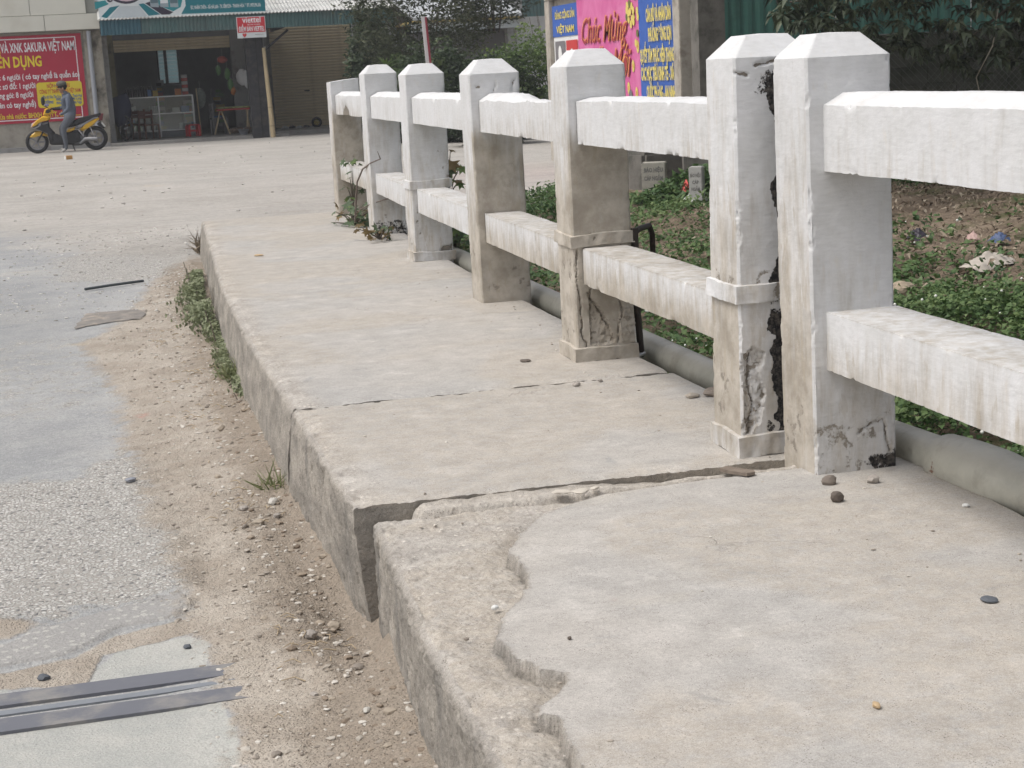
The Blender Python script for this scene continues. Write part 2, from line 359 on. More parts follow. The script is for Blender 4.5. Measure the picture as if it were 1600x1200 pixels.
dirt_edge = [(-9, .0), (2.2, .10), (3.0, .17), (3.5, .17), (3.8, .12), (4.35, .10), (5.0, .06), (6.0, -.02), (7.1, -.04), (8.0, -.12), (8.8, -.25), (9.2, -.06), (11, .18), (13, .40), (16, .9), (30, 2)]
de = np.interp(Y, [a for a, b in dirt_edge], [b for a, b in dirt_edge])
near = sstep(14, 11, Y)
dirt = sstep(-.22, .14, X-de+.05*fb(X, Y, 0, 4, 3, 21))*near
mound = np.clip((X-de)/(.48-de+1e-6), 0, 1)
fx = X < 1.25
hN = fb(X, Y, 0, 14, 4, 31)
Zr = Zr+dirt*(.012+.05*mound**2*(1+.6*fb(X, Y, 0, 3, 3, 41)))+dirt*.010*hN+.0035*dirt*fb(X, Y, 0, 60, 3, 43)
# the heap under the gap between the slabs
Zr = Zr-.075*np.exp(-(((X-.47)/.10)**2+((Y-3.80)/.34)**2))-.035*np.exp(-(((X-.43)/.10)**2+((Y-4.6)/.6)**2))+.05*np.exp(-(((X-.53)/.045)**2+((Y-3.50)/.10)**2))+.02*np.exp(-(((X-.36)/.09)**2+((Y-3.45)/.12)**2))*(1+fb(X, Y, 0, 20, 3, 8))
Z = Zr*(1-bw)+bank_z(X, Y)*bw
chips_poly = [(-2.2, 5.9), (-.49, 5.75), (-.25, 5.70), (-.05, 6.10), (.05, 5.64), (.10, 5.06), (.12, 4.47), (.10, 4.24), (-.07, 4.17), (-.3, 4.13), (-2.2, 4.08)]
chips = sstep(.18, -.16, sdpoly(X, Y, chips_poly))
chips = np.maximum(chips, .8*sstep(.3, -.3, sdpoly(X, Y, [(-.6, 13.6), (.27, 14.4), (.9, 15.3), (.6, 11.9), (.1, 11.4), (-.5, 11.9)])))
chips = np.maximum(chips, .42*sstep(.2, -.2, sdpoly(X, Y, [(-1.5, 9.4), (-.1, 9.2), (.0, 7.2), (-.1, 6.8), (-1.5, 6.9)])))
patch_poly = [(-.9, 3.98), (-.38, 3.95), (-.30, 4.06), (-.07, 4.14), (.07, 4.19), (.09, 4.12), (.05, 4.03), (-.11, 3.98), (-.21, 3.85), (-.34, 3.80), (-.9, 3.74)]
pd = sdpoly(X, Y, patch_poly)+.02*fb(X, Y, 0, 12, 3, 51)
patch = sstep(.02, -.015, pd)
Z = Z+.012*sstep(.012, -.006, pd)*fx
cd_ = sdpoly(X, Y, chips_poly)
Z = Z+.010*sstep(.03, -.01, cd_+.03*fb(X, Y, 0, 10, 3, 52))*fx*sstep(4.6, 4.2, Y)
cem = sstep(.03, -.02, sdpoly(X, Y, [(-2, 3.40), (-.35, 3.40), (.11, 3.42), (.13, 3.2), (.10, 2.2), (-2, 2.2)]))
cem = np.maximum(cem, sstep(.03, -.02, sdpoly(X, Y, [(-.17, 3.60), (-.15, 3.72), (-.10, 3.83), (.06, 3.86), (.11, 3.80), (.09, 3.60)])))
cem = np.maximum(cem, sstep(.03, -.02, sdpoly(X, Y, [(-2, 3.6), (-.36, 3.6), (-.35, 3.68), (-2, 3.72)])))
dirt = np.maximum(dirt, 1.0*sstep(.03, -.03, sdpoly(X, Y, [(-1.2, 3.70), (-.3, 3.66), (-.18, 3.60), (-.14, 3.82), (.05, 3.88), (.2, 3.9), (.2, 4.02), (.07, 4.0), (-.11, 3.95), (-.2, 3.83), (-.36, 3.77), (-1.2, 3.76)])))
dirt = np.maximum(dirt, .9*sstep(.06, -.05, sdpoly(X, Y, [(-.62, 4.08), (-.36, 4.02), (-.30, 4.10), (-.36, 4.16), (-.62, 4.2)])))
dirt = np.where(cem > .5, dirt*.75, dirt)
sand = np.maximum.reduce([.6*np.exp(-(((X-.5)/.45)**2+((Y-22.9)/.45)**2)), .55*np.exp(-(((X+.75)/.35)**2+((Y-12.8)/.2)**2)), .4*np.exp(-(((X+.02)/.2)**2+((Y-9.05)/.25)**2)), .6*np.exp(-(((X+.3)/.2)**2+((Y-8.75)/.14)**2))])
tone = .55*sstep(.5, -.6, sdpoly(X, Y, [(-6, 12.4), (-.7, 12.3), (-.3, 11.3), (-.25, 9.6), (-.5, 8.2), (-6, 8.3)]))  # left-side soft shadow of an unseen vehicle, painted as darker asphalt
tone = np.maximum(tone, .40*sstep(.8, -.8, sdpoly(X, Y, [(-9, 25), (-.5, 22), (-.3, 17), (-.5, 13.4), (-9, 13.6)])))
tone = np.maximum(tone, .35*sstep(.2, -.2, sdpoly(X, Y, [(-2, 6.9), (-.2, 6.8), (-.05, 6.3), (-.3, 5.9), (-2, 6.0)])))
far = sstep(-1.2, 1.2, X+1.2-.0*(Y)+np.interp(Y, [10, 14, 18, 22, 26, 32], [-2.4, -.8, .5, 1.6, 3.0, 7]))*sstep(10.5, 14.5, Y)
red = .55*np.exp(-(((X-.02)/.07)**2+((Y-6.66)/.10)**2))
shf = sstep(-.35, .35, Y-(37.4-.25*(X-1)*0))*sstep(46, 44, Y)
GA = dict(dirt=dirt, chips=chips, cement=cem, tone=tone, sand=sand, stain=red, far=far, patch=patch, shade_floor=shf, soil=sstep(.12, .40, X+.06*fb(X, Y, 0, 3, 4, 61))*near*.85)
F = gridF(len(gy), len(gx)); V = np.stack([X, Y, Z], -1).reshape(-1, 3)
cx_, cy_ = V[F].mean(1)[:, 0], V[F].mean(1)[:, 1]
isbank = (cx_ > 1.0) & (cy_ < np.maximum(12.75, 12.75+(cx_-2.0)*1.66))
def submesh(name, mask, mat, attrs):
    f = F[mask]; u, inv = np.unique(f, return_inverse=True)
    return mesh_np(name, V[u], inv.reshape(f.shape), mat, True, {k: a.ravel()[u] for k, a in attrs.items()})
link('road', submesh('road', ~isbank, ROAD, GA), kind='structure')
link('ground', submesh('ground', isbank, SOIL, {}), kind='structure')

# ------------------------------------------------------------------ raised footway, slab by slab
footway = empty('sidewalk', (0, 0, 0), kind='structure')
TOP_EDGE = [(2.0, .66), (2.169, .584), (2.30, .600), (2.36, .600), (2.39, .575), (2.42, .585), (2.44, .615), (2.50, .655), (2.545, .672), (2.56, .645), (2.585, .632), (2.66, .605), (2.72, .592), (2.76, .588), (2.79, .602), (2.86, .63), (2.90, .652), (2.96, .69), (3.02, .72), (3.10, .742), (3.20, .752), (3.27, .742), (3.33, .765), (3.40, .80), (3.48, .85), (3.55, .92), (3.60, .985), (3.64, 1.06), (3.67, 1.3), (3.70, 1.9)]
def slab(name, y0, y1, xk, xo, dy, dx, topping=None, lean=0.0, ero=1.0, seed=0, zt=0.0):
    ys = np.linspace(y0, y1, int(round((y1-y0)/dy))+1)
    zf = np.linspace(-.62, -.018, max(8, int(.6/(dx*1.3)))); r = .018
    prof = [(0.0, z, 1.0, -1, 0) for z in zf]
    for a in np.linspace(0, math.pi/2, 6)[1:]:
        prof.append((r-r*math.cos(a), -r+r*math.sin(a), 1-.8*a/(math.pi/2), -math.cos(a), math.sin(a)))
    W_ = xo-(float(xk(np.array((y0+y1)/2))) if callable(xk) else xk)
    for x in np.linspace(r, W_, int(W_/dx))[1:]: prof.append((x, 0.0, 0.0, 0, 1))
    for z in np.linspace(-.0, -.6, 12)[1:]: prof.append((W_, z, .6, 1, 0))
    P = np.array(prof); px, pz, pf, pnx, pnz = [np.broadcast_to(P[:, i][None, :], (len(ys), len(P))) for i in range(5)]
    xk_y = (xk(ys) if callable(xk) else np.full(len(ys), xk))[:, None]
    yy = np.broadcast_to(ys[:, None], px.shape)
    x = xk_y+px+np.where(px < .001, (lean(yy) if callable(lean) else lean)*np.clip(-pz, 0, 1), 0); z = pz+zt
    # broken arris: the corner eaten away unevenly
    e = np.clip(fb(yy, 0*yy, 0*yy, 5, 4, seed+3)+.10, 0, 1)*.020*ero+np.clip(fb(yy, 0*yy, 0*yy, 28, 3, seed+4), 0, 1)*.012*ero
    dc = np.hypot(np.maximum(px, 0), np.minimum(pz, 0)); ef = np.exp(-(dc/.035)**2)*e
    x = x+ef*.7; z = z-ef*.75
    amp = np.where(pf > .5, .0055, .0016)
    d = amp*fb(x, yy, z, 9, 5, seed+7, .6)+np.where(pf > .5, .004, .0007)*fb(x, yy, z, 60, 3, seed+9)
    pits = np.clip(fb(x, yy, z, 22, 3, seed+12)-.28, 0, 1)*np.where(pf > .5, .03, 0)
    arr = np.exp(-(dc/.06)**2)
    d = d-pits-arr*.012*np.clip(fb(x, yy, z, 35, 4, seed+15), -.2, 1)
    x = x+pnx*d; z = z+pnz*d
    sm = np.clip(np.where(pf > .5, 0, 1.0)-arr*1.2+.0*x, 0, 1)
    strip = sstep(.16, .04, px+.05*fb(x, yy, 0*x, 6, 3, seed+20)); sm = np.clip(sm-.8*strip*(pf < .5), 0, 1)
    dirt = .55*sstep(.35, .6, fb(x, yy, 0*x, 2.2, 4, seed+30)+.5)*(pf < .3)
    if topping is not None:
        xt = np.interp(yy, [a for a, b in topping], [b for a, b in topping])+.015*fb(yy, 0*yy, 0*yy, 20, 6, 77, .75)+.006*fb(x, yy, 0*x, 45, 3, 78)
        on = sstep(-.0006, .0022, x-xt); z = z-(1-on)*.019*sstep(-.07, -.012, pz)-.014*(1-on)*np.exp(-((x-xt)/.04)**2)*(pf < .3)*sstep(-.4, .3, fb(yy, 0*yy, 0*yy, 4, 2, 79)+.5*sstep(2.9, 2.7, yy))
        und = 1-on; rough = und*(pf < .3)
        z = z+rough*(.006*fb(x, yy, 0*x, 14, 4, 61)+.003*fb(x, yy, 0*x, 70, 3, 63)-.012*np.clip(fb(x, yy, 0*x, 9, 3, 65)-.35, 0, 1))
        sm = np.where(pf < .3, on, sm)
        dirt = np.maximum(dirt*on, .75*rough*sstep(.1, .5, fb(x, yy, 0*x, 5, 4, 67)+.35))
    if seed == 5: x = x+.045*np.exp(-((yy-6.72-.10*(z+.2))/.016)**2)*sstep(-.09, -.13, z)*(px < .001)
    # damage along the two ends
    for ye in (y0, y1):
        q = np.abs(yy-ye)
        k = np.exp(-(q/.022)**2)*(.003+np.clip(fb(x, 0*x, 0*x+ye, 12, 6, seed+40, .65)+.15, 0, 1.2)*.012)
        z = z-k*(pf < .3)
    V_ = np.stack([x, yy, z], -1).reshape(-1, 3); n = len(P); Fg = gridF(len(ys), n)
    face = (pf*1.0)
    if topping is not None: wl = np.exp(-((x-xt+.003)/.008)**2)*(pf < .3); face = np.maximum(face, 1.0*wl); dirt = dirt*(1-wl)  # broken screed lip darkened here, its contact shade put into the colour
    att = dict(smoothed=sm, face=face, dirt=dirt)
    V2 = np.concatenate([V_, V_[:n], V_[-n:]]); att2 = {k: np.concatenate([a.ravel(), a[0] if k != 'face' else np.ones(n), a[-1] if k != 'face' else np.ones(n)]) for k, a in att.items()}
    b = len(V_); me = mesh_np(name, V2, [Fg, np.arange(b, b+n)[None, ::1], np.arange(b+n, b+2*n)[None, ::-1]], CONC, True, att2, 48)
    return link(name, me, footway)
kx = lambda y: np.interp(y, [-3, 2.2, 2.9, 3.7], [.47, .474, .478, .517])
slab('concrete_slab', 1.9, 3.70, kx, 1.855, .0042, .0045, TOP_EDGE, ero=.9, seed=1, zt=0.0)
slab('concrete_slab', -3.0, 1.895, .474, 1.855, .05, .05, None, seed=2)
kx2 = lambda y: np.interp(y, [3.8, 5.05, 6.5, 8.3], [.476, .471, .456, .47])
slab('concrete_slab', 3.795, 5.055, kx2, 1.745, .0065, .0065, None, lean=lambda y: np.interp(y, [3.79, 4.3, 5.0], [.10, .0, -.10]), seed=3, zt=.0)
kx3 = lambda y: np.interp(y, [5.06, 6.5, 8.3, 10.8, 12.66], [.471, .456, .47, .552, .61])
slab('concrete_slab', 5.071, 12.66, kx3, 1.755, .013, .011, None, lean=-.11, seed=5)
# mortar filling the joint between the two spans
ys = np.linspace(3.682, 3.794, 30); xs = np.linspace(.575, 1.76, 240); XX, YY = np.meshgrid(xs, ys)
q = np.clip((YY-3.69)/.104, 0, 1); ZZ = -.007-.028*sstep(.25, .0, q)+.002*sstep(.6, .9, q)-.014*np.exp(-((q-1.0)/.05)**2)+.005*fb(XX, YY, 0*XX, 34, 4, 5)+.005*fb(XX, YY*2, 0*XX, 9, 3, 6)
ZZ = ZZ-.020*sstep(1.0, 1.35, XX)*sstep(.35, .6, q)
ZZ = ZZ-.10*sstep(.66, .575, XX+.03*fb(XX, YY, 0*XX, 20, 3, 88))
ZZ[:, :2] -= .25
link('joint_mortar', mesh_np('joint_mortar', np.stack([XX, YY, ZZ], -1).reshape(-1, 3), gridF(30, 240), CONC, True, dict(smoothed=0*XX, face=.7*sstep(.6, 1, q), dirt=.4+0*XX)), footway)

# ------------------------------------------------------------------ railings
def densify(poly, st):
    o = []
    for i in range(len(poly)):
        a = np.array(poly[i], float); b = np.array(poly[(i+1) % len(poly)], float); k = max(1, int(np.hypot(*(b-a))/st))
        for j in range(k): o.append(a+(b-a)*j/k)
    return np.array(o)
def post(x0, y0, zb, w=.22, t=.20, hs=1.02, cap=.055, inset=.052, st=.006, seed=0, grime=.3, front_g=0.0, dmg=None, lean=0.0, slant=0.0, parent=None, label=None, grime_top=-9):
    c = .006
    ring = densify([(c, 0), (w-c, 0), (w, c), (w, t-c), (w-c, t), (c, t), (0, t-c), (0, c)], st)
    nr = len(ring)
    zs = np.linspace(-.03, hs, int(hs/st)+1); zc = hs+np.linspace(0, 1, 8)[1:]*cap if cap else np.array([])
    U = []; 
    cen = np.array([w/2, t/2])
    rows = []
    for z in zs: rows.append((ring, z))
    for z in zc:
        k = (z-hs)/cap*inset; sc = np.array([(w/2-k)/(w/2), (t/2-k)/(t/2)]); rows.append((cen+(ring-cen)*sc, z))
    last = rows[-1][0]; zl = rows[-1][1]
    for s in (.75, .45, .15, .0): rows.append((cen+(last-cen)*s, zl+(.003*(1-s) if cap else .004*(1-s))))
    PX = np.array([r[:, 0] for r, z in rows]); PY = np.array([r[:, 1] for r, z in rows]); PZ = np.array([np.full(nr, z) for r, z in rows])
    if slant: PZ = np.where(PZ > hs-.2, PZ+slant*(PX-w/2)*sstep(hs-.2, hs, PZ), PZ)
    nx = np.where(ring[:, 0] < c*1.01, -1.0, np.where(ring[:, 0] > w-c*1.01, 1.0, 0)); ny = np.where(ring[:, 1] < c*1.01, -1.0, np.where(ring[:, 1] > t-c*1.01, 1.0, 0))
    nl = np.hypot(nx, ny)+1e-9; nx, ny = (nx/nl)[None], (ny/nl)[None]
    top = sstep(hs-.002, hs+.01, PZ)
    d = .0024*fb(PX+x0, PY+y0, PZ, 6, 4, seed+1, .5)+.0008*fb(PX+x0, PY+y0, PZ, 60, 3, seed+2)
    # chipped arrises
    edge = np.minimum(np.minimum(np.hypot(PX, PY), np.hypot(PX-w, PY)), np.minimum(np.hypot(PX, PY-t), np.hypot(PX-w, PY-t)))
    ch = np.exp(-(edge/.010)**2)*np.clip(fb(PX*2, PY*2, PZ, 13, 6, seed+5, .7)-.17, 0, 1)
    d = d-.024*ch
    front = (np.abs(PY) < c*1.2)&(PZ < hs+.0); left = (np.abs(PX) < c*1.2)&(PZ < hs)
    bare = .9*np.clip(ch-.35, 0, 1)*1.5; tar = 0*PX
    bare = np.maximum(bare, .40*sstep(.28, .5, fb(PX+x0, PY+y0, PZ, 9, 4, seed+21)+.25*(grime-.5)+.25*sstep(.3, .0, PZ)-.3*sstep(.6, .9, PZ)))
    base = np.exp(-((PZ)/.035)**2); bare = np.maximum(bare, .34*base*(.6+.8*fb(PX, PY, PZ, 12, 3, seed+8)))
    g = grime*(.28+.95*sstep(.95, .12, PZ))+.22*fb(PX+x0, PY+y0, PZ, 5, 4, seed+11)
    g = np.where(front, g*.35+front_g*sstep(.86, .66, PZ)*(.75+.5*fb(PX, PY, PZ, 4, 3, seed+12))+.12*sstep(.25, .0, PZ), g)
    g = g*(1-.8*sstep(.95, 1.03, PZ)*(grime_top < 0))
    if dmg: d, bare, tar = dmg(PX, PZ, front, left, d, bare, tar)
    side = 1-top
    vx = PX+nx*d*(side+.6*top)+x0+lean*PZ; vy = PY+ny*d*(side+.6*top)+y0; vz = PZ+zb+top*(d*.6)
    me = mesh_np('post', np.stack([vx, vy, vz], -1).reshape(-1, 3), gridF(len(rows), nr, True), PAINT, True, dict(grime=g, bare=bare, tar=tar), 38)
    o = link('post', me, parent); 
    if label: o['label'] = label
    return o
def band(parent, x0, y0, z0, z1, w=.22, t=.20, pr=.009, seed=0, grime=.5, st=.008, xr=(0, 1), gap=None, name='collar'):
    """flat mortar band cast round a post"""
    ring = densify([(-pr, -pr), (w+pr, -pr), (w+pr, t+pr), (-pr, t+pr)], st); cen = np.array([w/2, t/2])
    rows = []; inn = cen+(ring-cen)*np.array([(w/2-.004)/(w/2+pr), (t/2-.004)/(t/2+pr)])
    for z in [z0]: rows.append((inn, z))
    for z in np.linspace(z0, z1, max(4, int((z1-z0)/st))): rows.append((ring, z))
    rows.append((inn, z1+.003))
    PX = np.array([r[:, 0] for r, z in rows]); PY = np.array([r[:, 1] for r, z in rows]); PZ = np.array([np.full(len(r), z) for r, z in rows])
    d = .004*fb(PX+x0, PY+y0, PZ, 18, 4, seed+1)+.004*fb(PX, PY, PZ, 60, 2, seed+3)-.016*np.clip(fb(PX+x0, PY+y0, PZ, 14, 5, seed+9, .7)-.22, 0, 1)
    vx = x0+PX+np.sign(PX-w/2)*d; vy = y0+PY+np.sign(PY-t/2)*d; vz = PZ+.006*fb(PX, PY, 0*PX, 9, 3, seed+4)
    gg = grime+.15+.55*fb(PX+x0, PY+y0, PZ, 9, 5, seed+5)
    br = .42*np.clip(fb(PX, PY, PZ, 20, 3, seed+6)+.1, 0, 1)+2.2*np.clip(fb(PX+x0, PY+y0, PZ, 14, 5, seed+9, .7)-.25, 0, 1)
    me = mesh_np(name, np.stack([vx, vy, vz], -1).reshape(-1, 3), gridF(len(rows), len(ring), True), PAINT, True, dict(grime=gg, bare=br, tar=0*gg), 38)
    return link(name, me, parent)
def rail(parent, x0, x1, y0, y1, zb, zt, ridge, w=.15, st=.008, seed=0, grime=.3, bump=None, name='rail', under=0.0, chip=None):
    n = int(abs(y1-y0)/st)+2; tt = np.linspace(0, 1, n)
    if ridge: pl = [(0, zb), (w, zb), (w, zt), (w*.66, zt+ridge), (w*.34, zt+ridge), (0, zt)]
    else: pl = [(0, zb), (w, zb), (w, zt), (0, zt)]
    ring = densify(pl, st); m = len(ring)
    T = np.broadcast_to(tt[:, None], (n, m)); QX = np.broadcast_to(ring[:, 0], (n, m)); QZ = np.broadcast_to(ring[:, 1], (n, m))
    yy = y0+(y1-y0)*T; bx = x0+(x1-x0)*T
    zc = (zb+zt)/2; nx = np.where(QX < .002, -1., np.where(QX > w-.002, 1., 0)); nz = np.where(QZ <= zb+.002, -1., np.where(QZ >= zt-.002, 1., 0))
    d = .0022*fb(QX+bx, yy, QZ, 5, 4, seed+1, .45)+.0007*fb(QX, yy, QZ, 60, 3, seed+2)
    e = np.minimum.reduce([np.hypot(QX-a, QZ-b) for a, b in pl]); ch = np.exp(-(e/.009)**2)*np.clip(fb(QX, yy, QZ, 9, 6, seed+5, .7)-.22, 0, 1)
    d = d-.018*ch
    z = QZ+nz*d; 
    if bump is not None: z = z+(QZ >= zt-.004)*bump(yy, QX)
    x = bx+QX+nx*d; bare = np.clip(ch-.45, 0, 1)*1.2
    bot = np.exp(-((QZ-zb)/.006)**2); bare = np.maximum(bare, .40*bot*np.clip(fb(0*QX, yy, 0*QX, 18, 3, seed+9)+.5, 0, 1))
    if chip is not None:
        k = chip(yy, QZ)*(nx < 0); x = x+k*.03; bare = np.maximum(bare, np.clip(k*1.6, 0, 1))
    g = grime*(.35+.5*sstep(zt, zb, QZ))+.18*fb(QX+bx, yy, QZ, 4, 4, seed+7)+np.where(nz > .5, .22 if not ridge else .0, 0)
    me = mesh_np(name, np.stack([x, yy, z], -1).reshape(-1, 3), gridF(n, m, True), PAINT, True, dict(grime=g, bare=bare, tar=0*g), 38)
    return link(name, me, parent)
def polydmg(fpoly, depth, seed, br=.8):
    """spalled area on the front face"""
    def fn(PX, PZ, front, left, d, bare, tar):
        s = sdpoly(PX, PZ, fpoly)+.012*fb(PX, 0*PX, PZ, 30, 5, seed, .7); k = sstep(.002, -.002, s)*front
        return d-k*(depth+.011*fb(PX, 0*PX, PZ, 45, 5, seed+1, .7)), np.maximum(bare, k*(br+.35*fb(PX, 0*PX, PZ, 60, 3, seed+2))), tar
    return fn
def crackdmg(pts, wd, depth, br=.9, where='front', seed=0):
    def fn(PX, PZ, front, left, d, bare, tar):
        mask = front if where == 'front' else left
        s = segdist(PX+.010*fb(PX, 0*PX, PZ, 28, 6, seed, .75), PZ+.010*fb(PX, PX*0+3, PZ, 28, 6, seed, .75), pts); wv = wd*(.75+.8*np.abs(fb(PX, 0*PX, PZ, 35, 3, seed+9))); k = np.clip(1.25-s/wv, 0, 1)*mask
        return d-k*depth*.6, np.maximum(bare, k*br*.75), tar
    return fn
def tardmg(fn_mask):
    def fn(PX, PZ, front, left, d, bare, tar): return d, bare, np.maximum(tar, fn_mask(PX, PZ)*front)
    return fn
def many(*fs):
    def fn(PX, PZ, front, left, d, bare, tar):
        for f in fs: d, bare, tar = f(PX, PZ, front, left, d, bare, tar)
        return d, bare, tar
    return fn
near_rail = empty('bridge_railing', (1.73, 3.69, 0), label='near concrete railing whose two thick white rails run out of the right edge', cat='railing')
far_rail = empty('bridge_railing', (1.62, 3.95, 0), label='long whitewashed concrete railing of the far bridge span with six grimy square posts', cat='railing')
def rel(o, root):
    o.matrix_parent_inverse = Matrix.Translation(-root.location); return o
def flat_noise(a, b, s, seed): return fb(a, 0*a, b, s, 3, seed)
# nearest post
p1 = post(1.607, 3.592, -.008, .219, .199, st=.0035, seed=11, grime=.62, front_g=.02, lean=-.009, parent=near_rail, dmg=many(
    crackdmg([(.115, .10), (.15, .125), (.185, .135), (.19, .09), (.20, .05)], .005, .010, .75, seed=3),
    tardmg(lambda x, z: .62*sstep(.06, .02, z)*sstep(.10, .17, x)+.35*sstep(.19, .215, x)*sstep(.14, .08, z)+.5*np.exp(-(((x-.17)/.03)**2+((z-.035)/.02)**2)))))
post(1.60, 1.99, 0, .22, .20, st=.02, seed=12, grime=.5, parent=near_rail)
rail(near_rail, 1.642, 1.642, 3.60, 2.18, .745, .90, .028, .15, st=.0065, seed=21, grime=.22)
rail(near_rail, 1.642, 1.642, 3.60, 2.18, .262, .405, 0, .185, st=.0065, seed=22, grime=.55)
# far span posts
def sp2(PX, PZ, front, left, d, bare, tar):
    t = .95*sstep(-.004, .008, PX-.088-.040*flat_noise(PX*0, PZ, 7, 5)-.02*flat_noise(PX, PZ, 30, 4)+.02*sstep(.5, .1, PZ))*sstep(-.45, -.15, flat_noise(PX*0+2, PZ, 5, 6)+.15)
    t = np.maximum(t, .75*np.exp(-(((PX-.10)/.045)**2+((PZ-.955)/.05)**2)))
    t = np.maximum(t, .6*np.exp(-(((PX-.085)/.02)**2+((PZ-.075)/.025)**2)))
    return d, bare, np.maximum(tar, t*front)
p2 = post(1.514, 3.844, .0, .22, .20, st=.0034, seed=31, grime=.72, front_g=.05, parent=far_rail, lean=.004, dmg=many(sp2,
    crackdmg([(.004, .985), (.035, .978)], .005, .012, 1.0), crackdmg([(.06, 1.0), (.11, 1.012)], .006, .014, 1.0),
    polydmg([(.006, .27), (.04, .285), (.066, .27), (.05, .22), (.068, .16), (.055, .10), (.03, .06), (.004, .055), (.012, .15), (.002, .2)], .010, 4, .42),
    crackdmg([(.03, .27), (.022, .2), (.034, .14), (.02, .06)], .004, .014, 1.0),     crackdmg([(.12, .33), (.10, .25), (.14, .2)], .0012, .003, .4), crackdmg([(.09, .2), (.15, .14)], .0012, .003, .4)))
band(p2, 1.514, 3.844, .0, .055, seed=41, grime=.35, pr=.010)
band(p2, 1.516, 3.844, .405, .450, seed=42, grime=.20, pr=.011)
p3 = post(1.515, 5.383, .0, .215, .20, st=.0042, seed=32, grime=1.0, front_g=1.1, parent=far_rail, dmg=many(
    crackdmg([(.012, .40), (.010, .30), (.02, .2), (.018, .10), (.035, .05)], .0035, .014, 1.0), crackdmg([(.06, .26), (.05, .16), (.055, .08)], .0035, .012, 1.0),
    crackdmg([(.05, .24), (.08, .19), (.12, .12), (.135, .07)], .004, .014, .9), polydmg([(.05, .23), (.075, .20), (.12, .12), (.13, .06), (.05, .06), (.055, .15)], .012, 6, .35),
    polydmg([(.165, .18), (.20, .18), (.213, .12), (.213, .05), (.165, .06), (.155, .10)], -.006, 8, .3), crackdmg([(.15, .06), (.155, .11), (.17, .17), (.16, .22), (.19, .30)], .004, .012, .9),
    polydmg([(.155, .30), (.20, .30), (.20, .22), (.165, .24)], .006, 9, .5)))
band(p3, 1.515, 5.383, .0, .05, w=.215, seed=43, grime=.75, pr=.010)
band(p3, 1.515, 5.383, .405, .445, w=.215, seed=44, grime=.65, pr=.008)
p4 = post(1.541, 7.008, -.012, .228, .20, st=.008, seed=33, grime=.65, front_g=.85, parent=far_rail, lean=-.006, cap=.062, inset=.058, dmg=many(
    polydmg([(.085, 1.06), (.10, 1.06), (.10, 1.03), (.085, 1.03)], .01, 3, .8), crackdmg([(.03, .965), (.045, .96)], .008, .012, 1), crackdmg([(.12, .98), (.11, .94), (.12, .9)], .004, .006, .8), crackdmg([(.205, .99), (.19, .92)], .005, .008, .6)))
p5 = post(1.572, 8.814, .0, .219, .20, st=.010, seed=34, grime=.36, front_g=.22, parent=far_rail, lean=.004, dmg=many(
    polydmg([(.13, .0), (.22, .0), (.22, .085), (.15, .07)], .01, 5, .75), tardmg(lambda x, z: .62*sstep(.055, .03, z)), crackdmg([(.03, .32), (.022, .22), (.04, .14)], .003, .008, .9), crackdmg([(.02, .96), (.03, .955)], .006, .01, 1)))
band(p5, 1.574, 8.814, .0, .05, w=.219, seed=45, grime=.35, st=.012)
band(p5, 1.574, 8.814, .40, .445, w=.219, seed=46, grime=.12, st=.012)
p6 = post(1.614, 10.52, .018, .217, .20, st=.012, seed=35, grime=.38, front_g=.25, parent=far_rail, dmg=tardmg(lambda x, z: .62*sstep(.085, .06, z)))
p7 = post(1.617, 12.22, .0, .22, .20, hs=1.005, cap=0, st=.012, seed=36, grime=.65, front_g=.95, slant=.10, parent=far_rail, grime_top=1)
P = [(1.514, 3.844), (1.515, 5.383), (1.541, 7.008), (1.572, 8.814), (1.614, 10.52), (1.617, 12.22)]
RG = [(.30, .80), (.42, .80), (.25, .45), (.22, .42), (.45, .70)]
for i in range(5):
    (xa, ya), (xb, yb) = P[i], P[i+1]; st = .008+.0025*i; y1, y0 = ya+.205, yb-.005
    def hump(yy, qx, i=i, yb=yb, ya=ya):
        if i == 1: return .016*sstep(yb-.62, yb-.80, yy)*0-.022*sstep(yb-.52, yb-.66, yy)*(np.abs(qx-.075) < .07)+.008*fb(yy, 0*yy, qx, 12, 3, 71)
        return .004*fb(yy, 0*yy, qx, 6, 3, 72)
    chip = None
    if i == 4: chip = lambda yy, qz: .9*np.exp(-(((yy-11.75)/.16)**2+((qz-.75)/.07)**2))
    rail(far_rail, xb+.033, xa+.033, y0, y1, .757, .895 if i != 0 else .905, .026 if i else .010, .15, st=st, seed=51+i, grime=RG[i][0], bump=hump, chip=chip)
    rail(far_rail, xb+.033, xa+.033, y0, y1, .272, .40, 0, .16, st=st, seed=61+i, grime=RG[i][1])
for o in list(near_rail.children): rel(o, near_rail)
for o in list(far_rail.children): rel(o, far_rail)

# ------------------------------------------------------------------ grey plastic pipe along the outer edge
def mat_pipe():
    g = G('grey_plastic_pipe'); f = g.noise(5, 5, .65); s = g.noise(40, 4, .7, vec=g.map((1, .15, 1)))
    c = g.mix(g.ss(f, .35, .65), (.42, .41, .35), (.54, .525, .45)); c = g.mix(g.m('MULTIPLY', g.ss(s, .55, .7), .3), c, (.40, .38, .33))
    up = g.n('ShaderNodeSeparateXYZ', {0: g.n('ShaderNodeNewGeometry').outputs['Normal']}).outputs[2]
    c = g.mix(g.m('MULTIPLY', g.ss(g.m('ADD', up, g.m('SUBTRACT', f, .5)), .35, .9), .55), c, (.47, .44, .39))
    c = g.mix(g.ss(g.noise(11, 4, .7), .71, .76), c, (.20, .10, .06)); c = g.mix(g.m('MULTIPLY', g.ss(g.noise(7, 6, .7), .50, .66), .5), c, (.30, .27, .22))
    return g.done(c, .42, g.bump(g.noise(60, 3), .0015), .5)
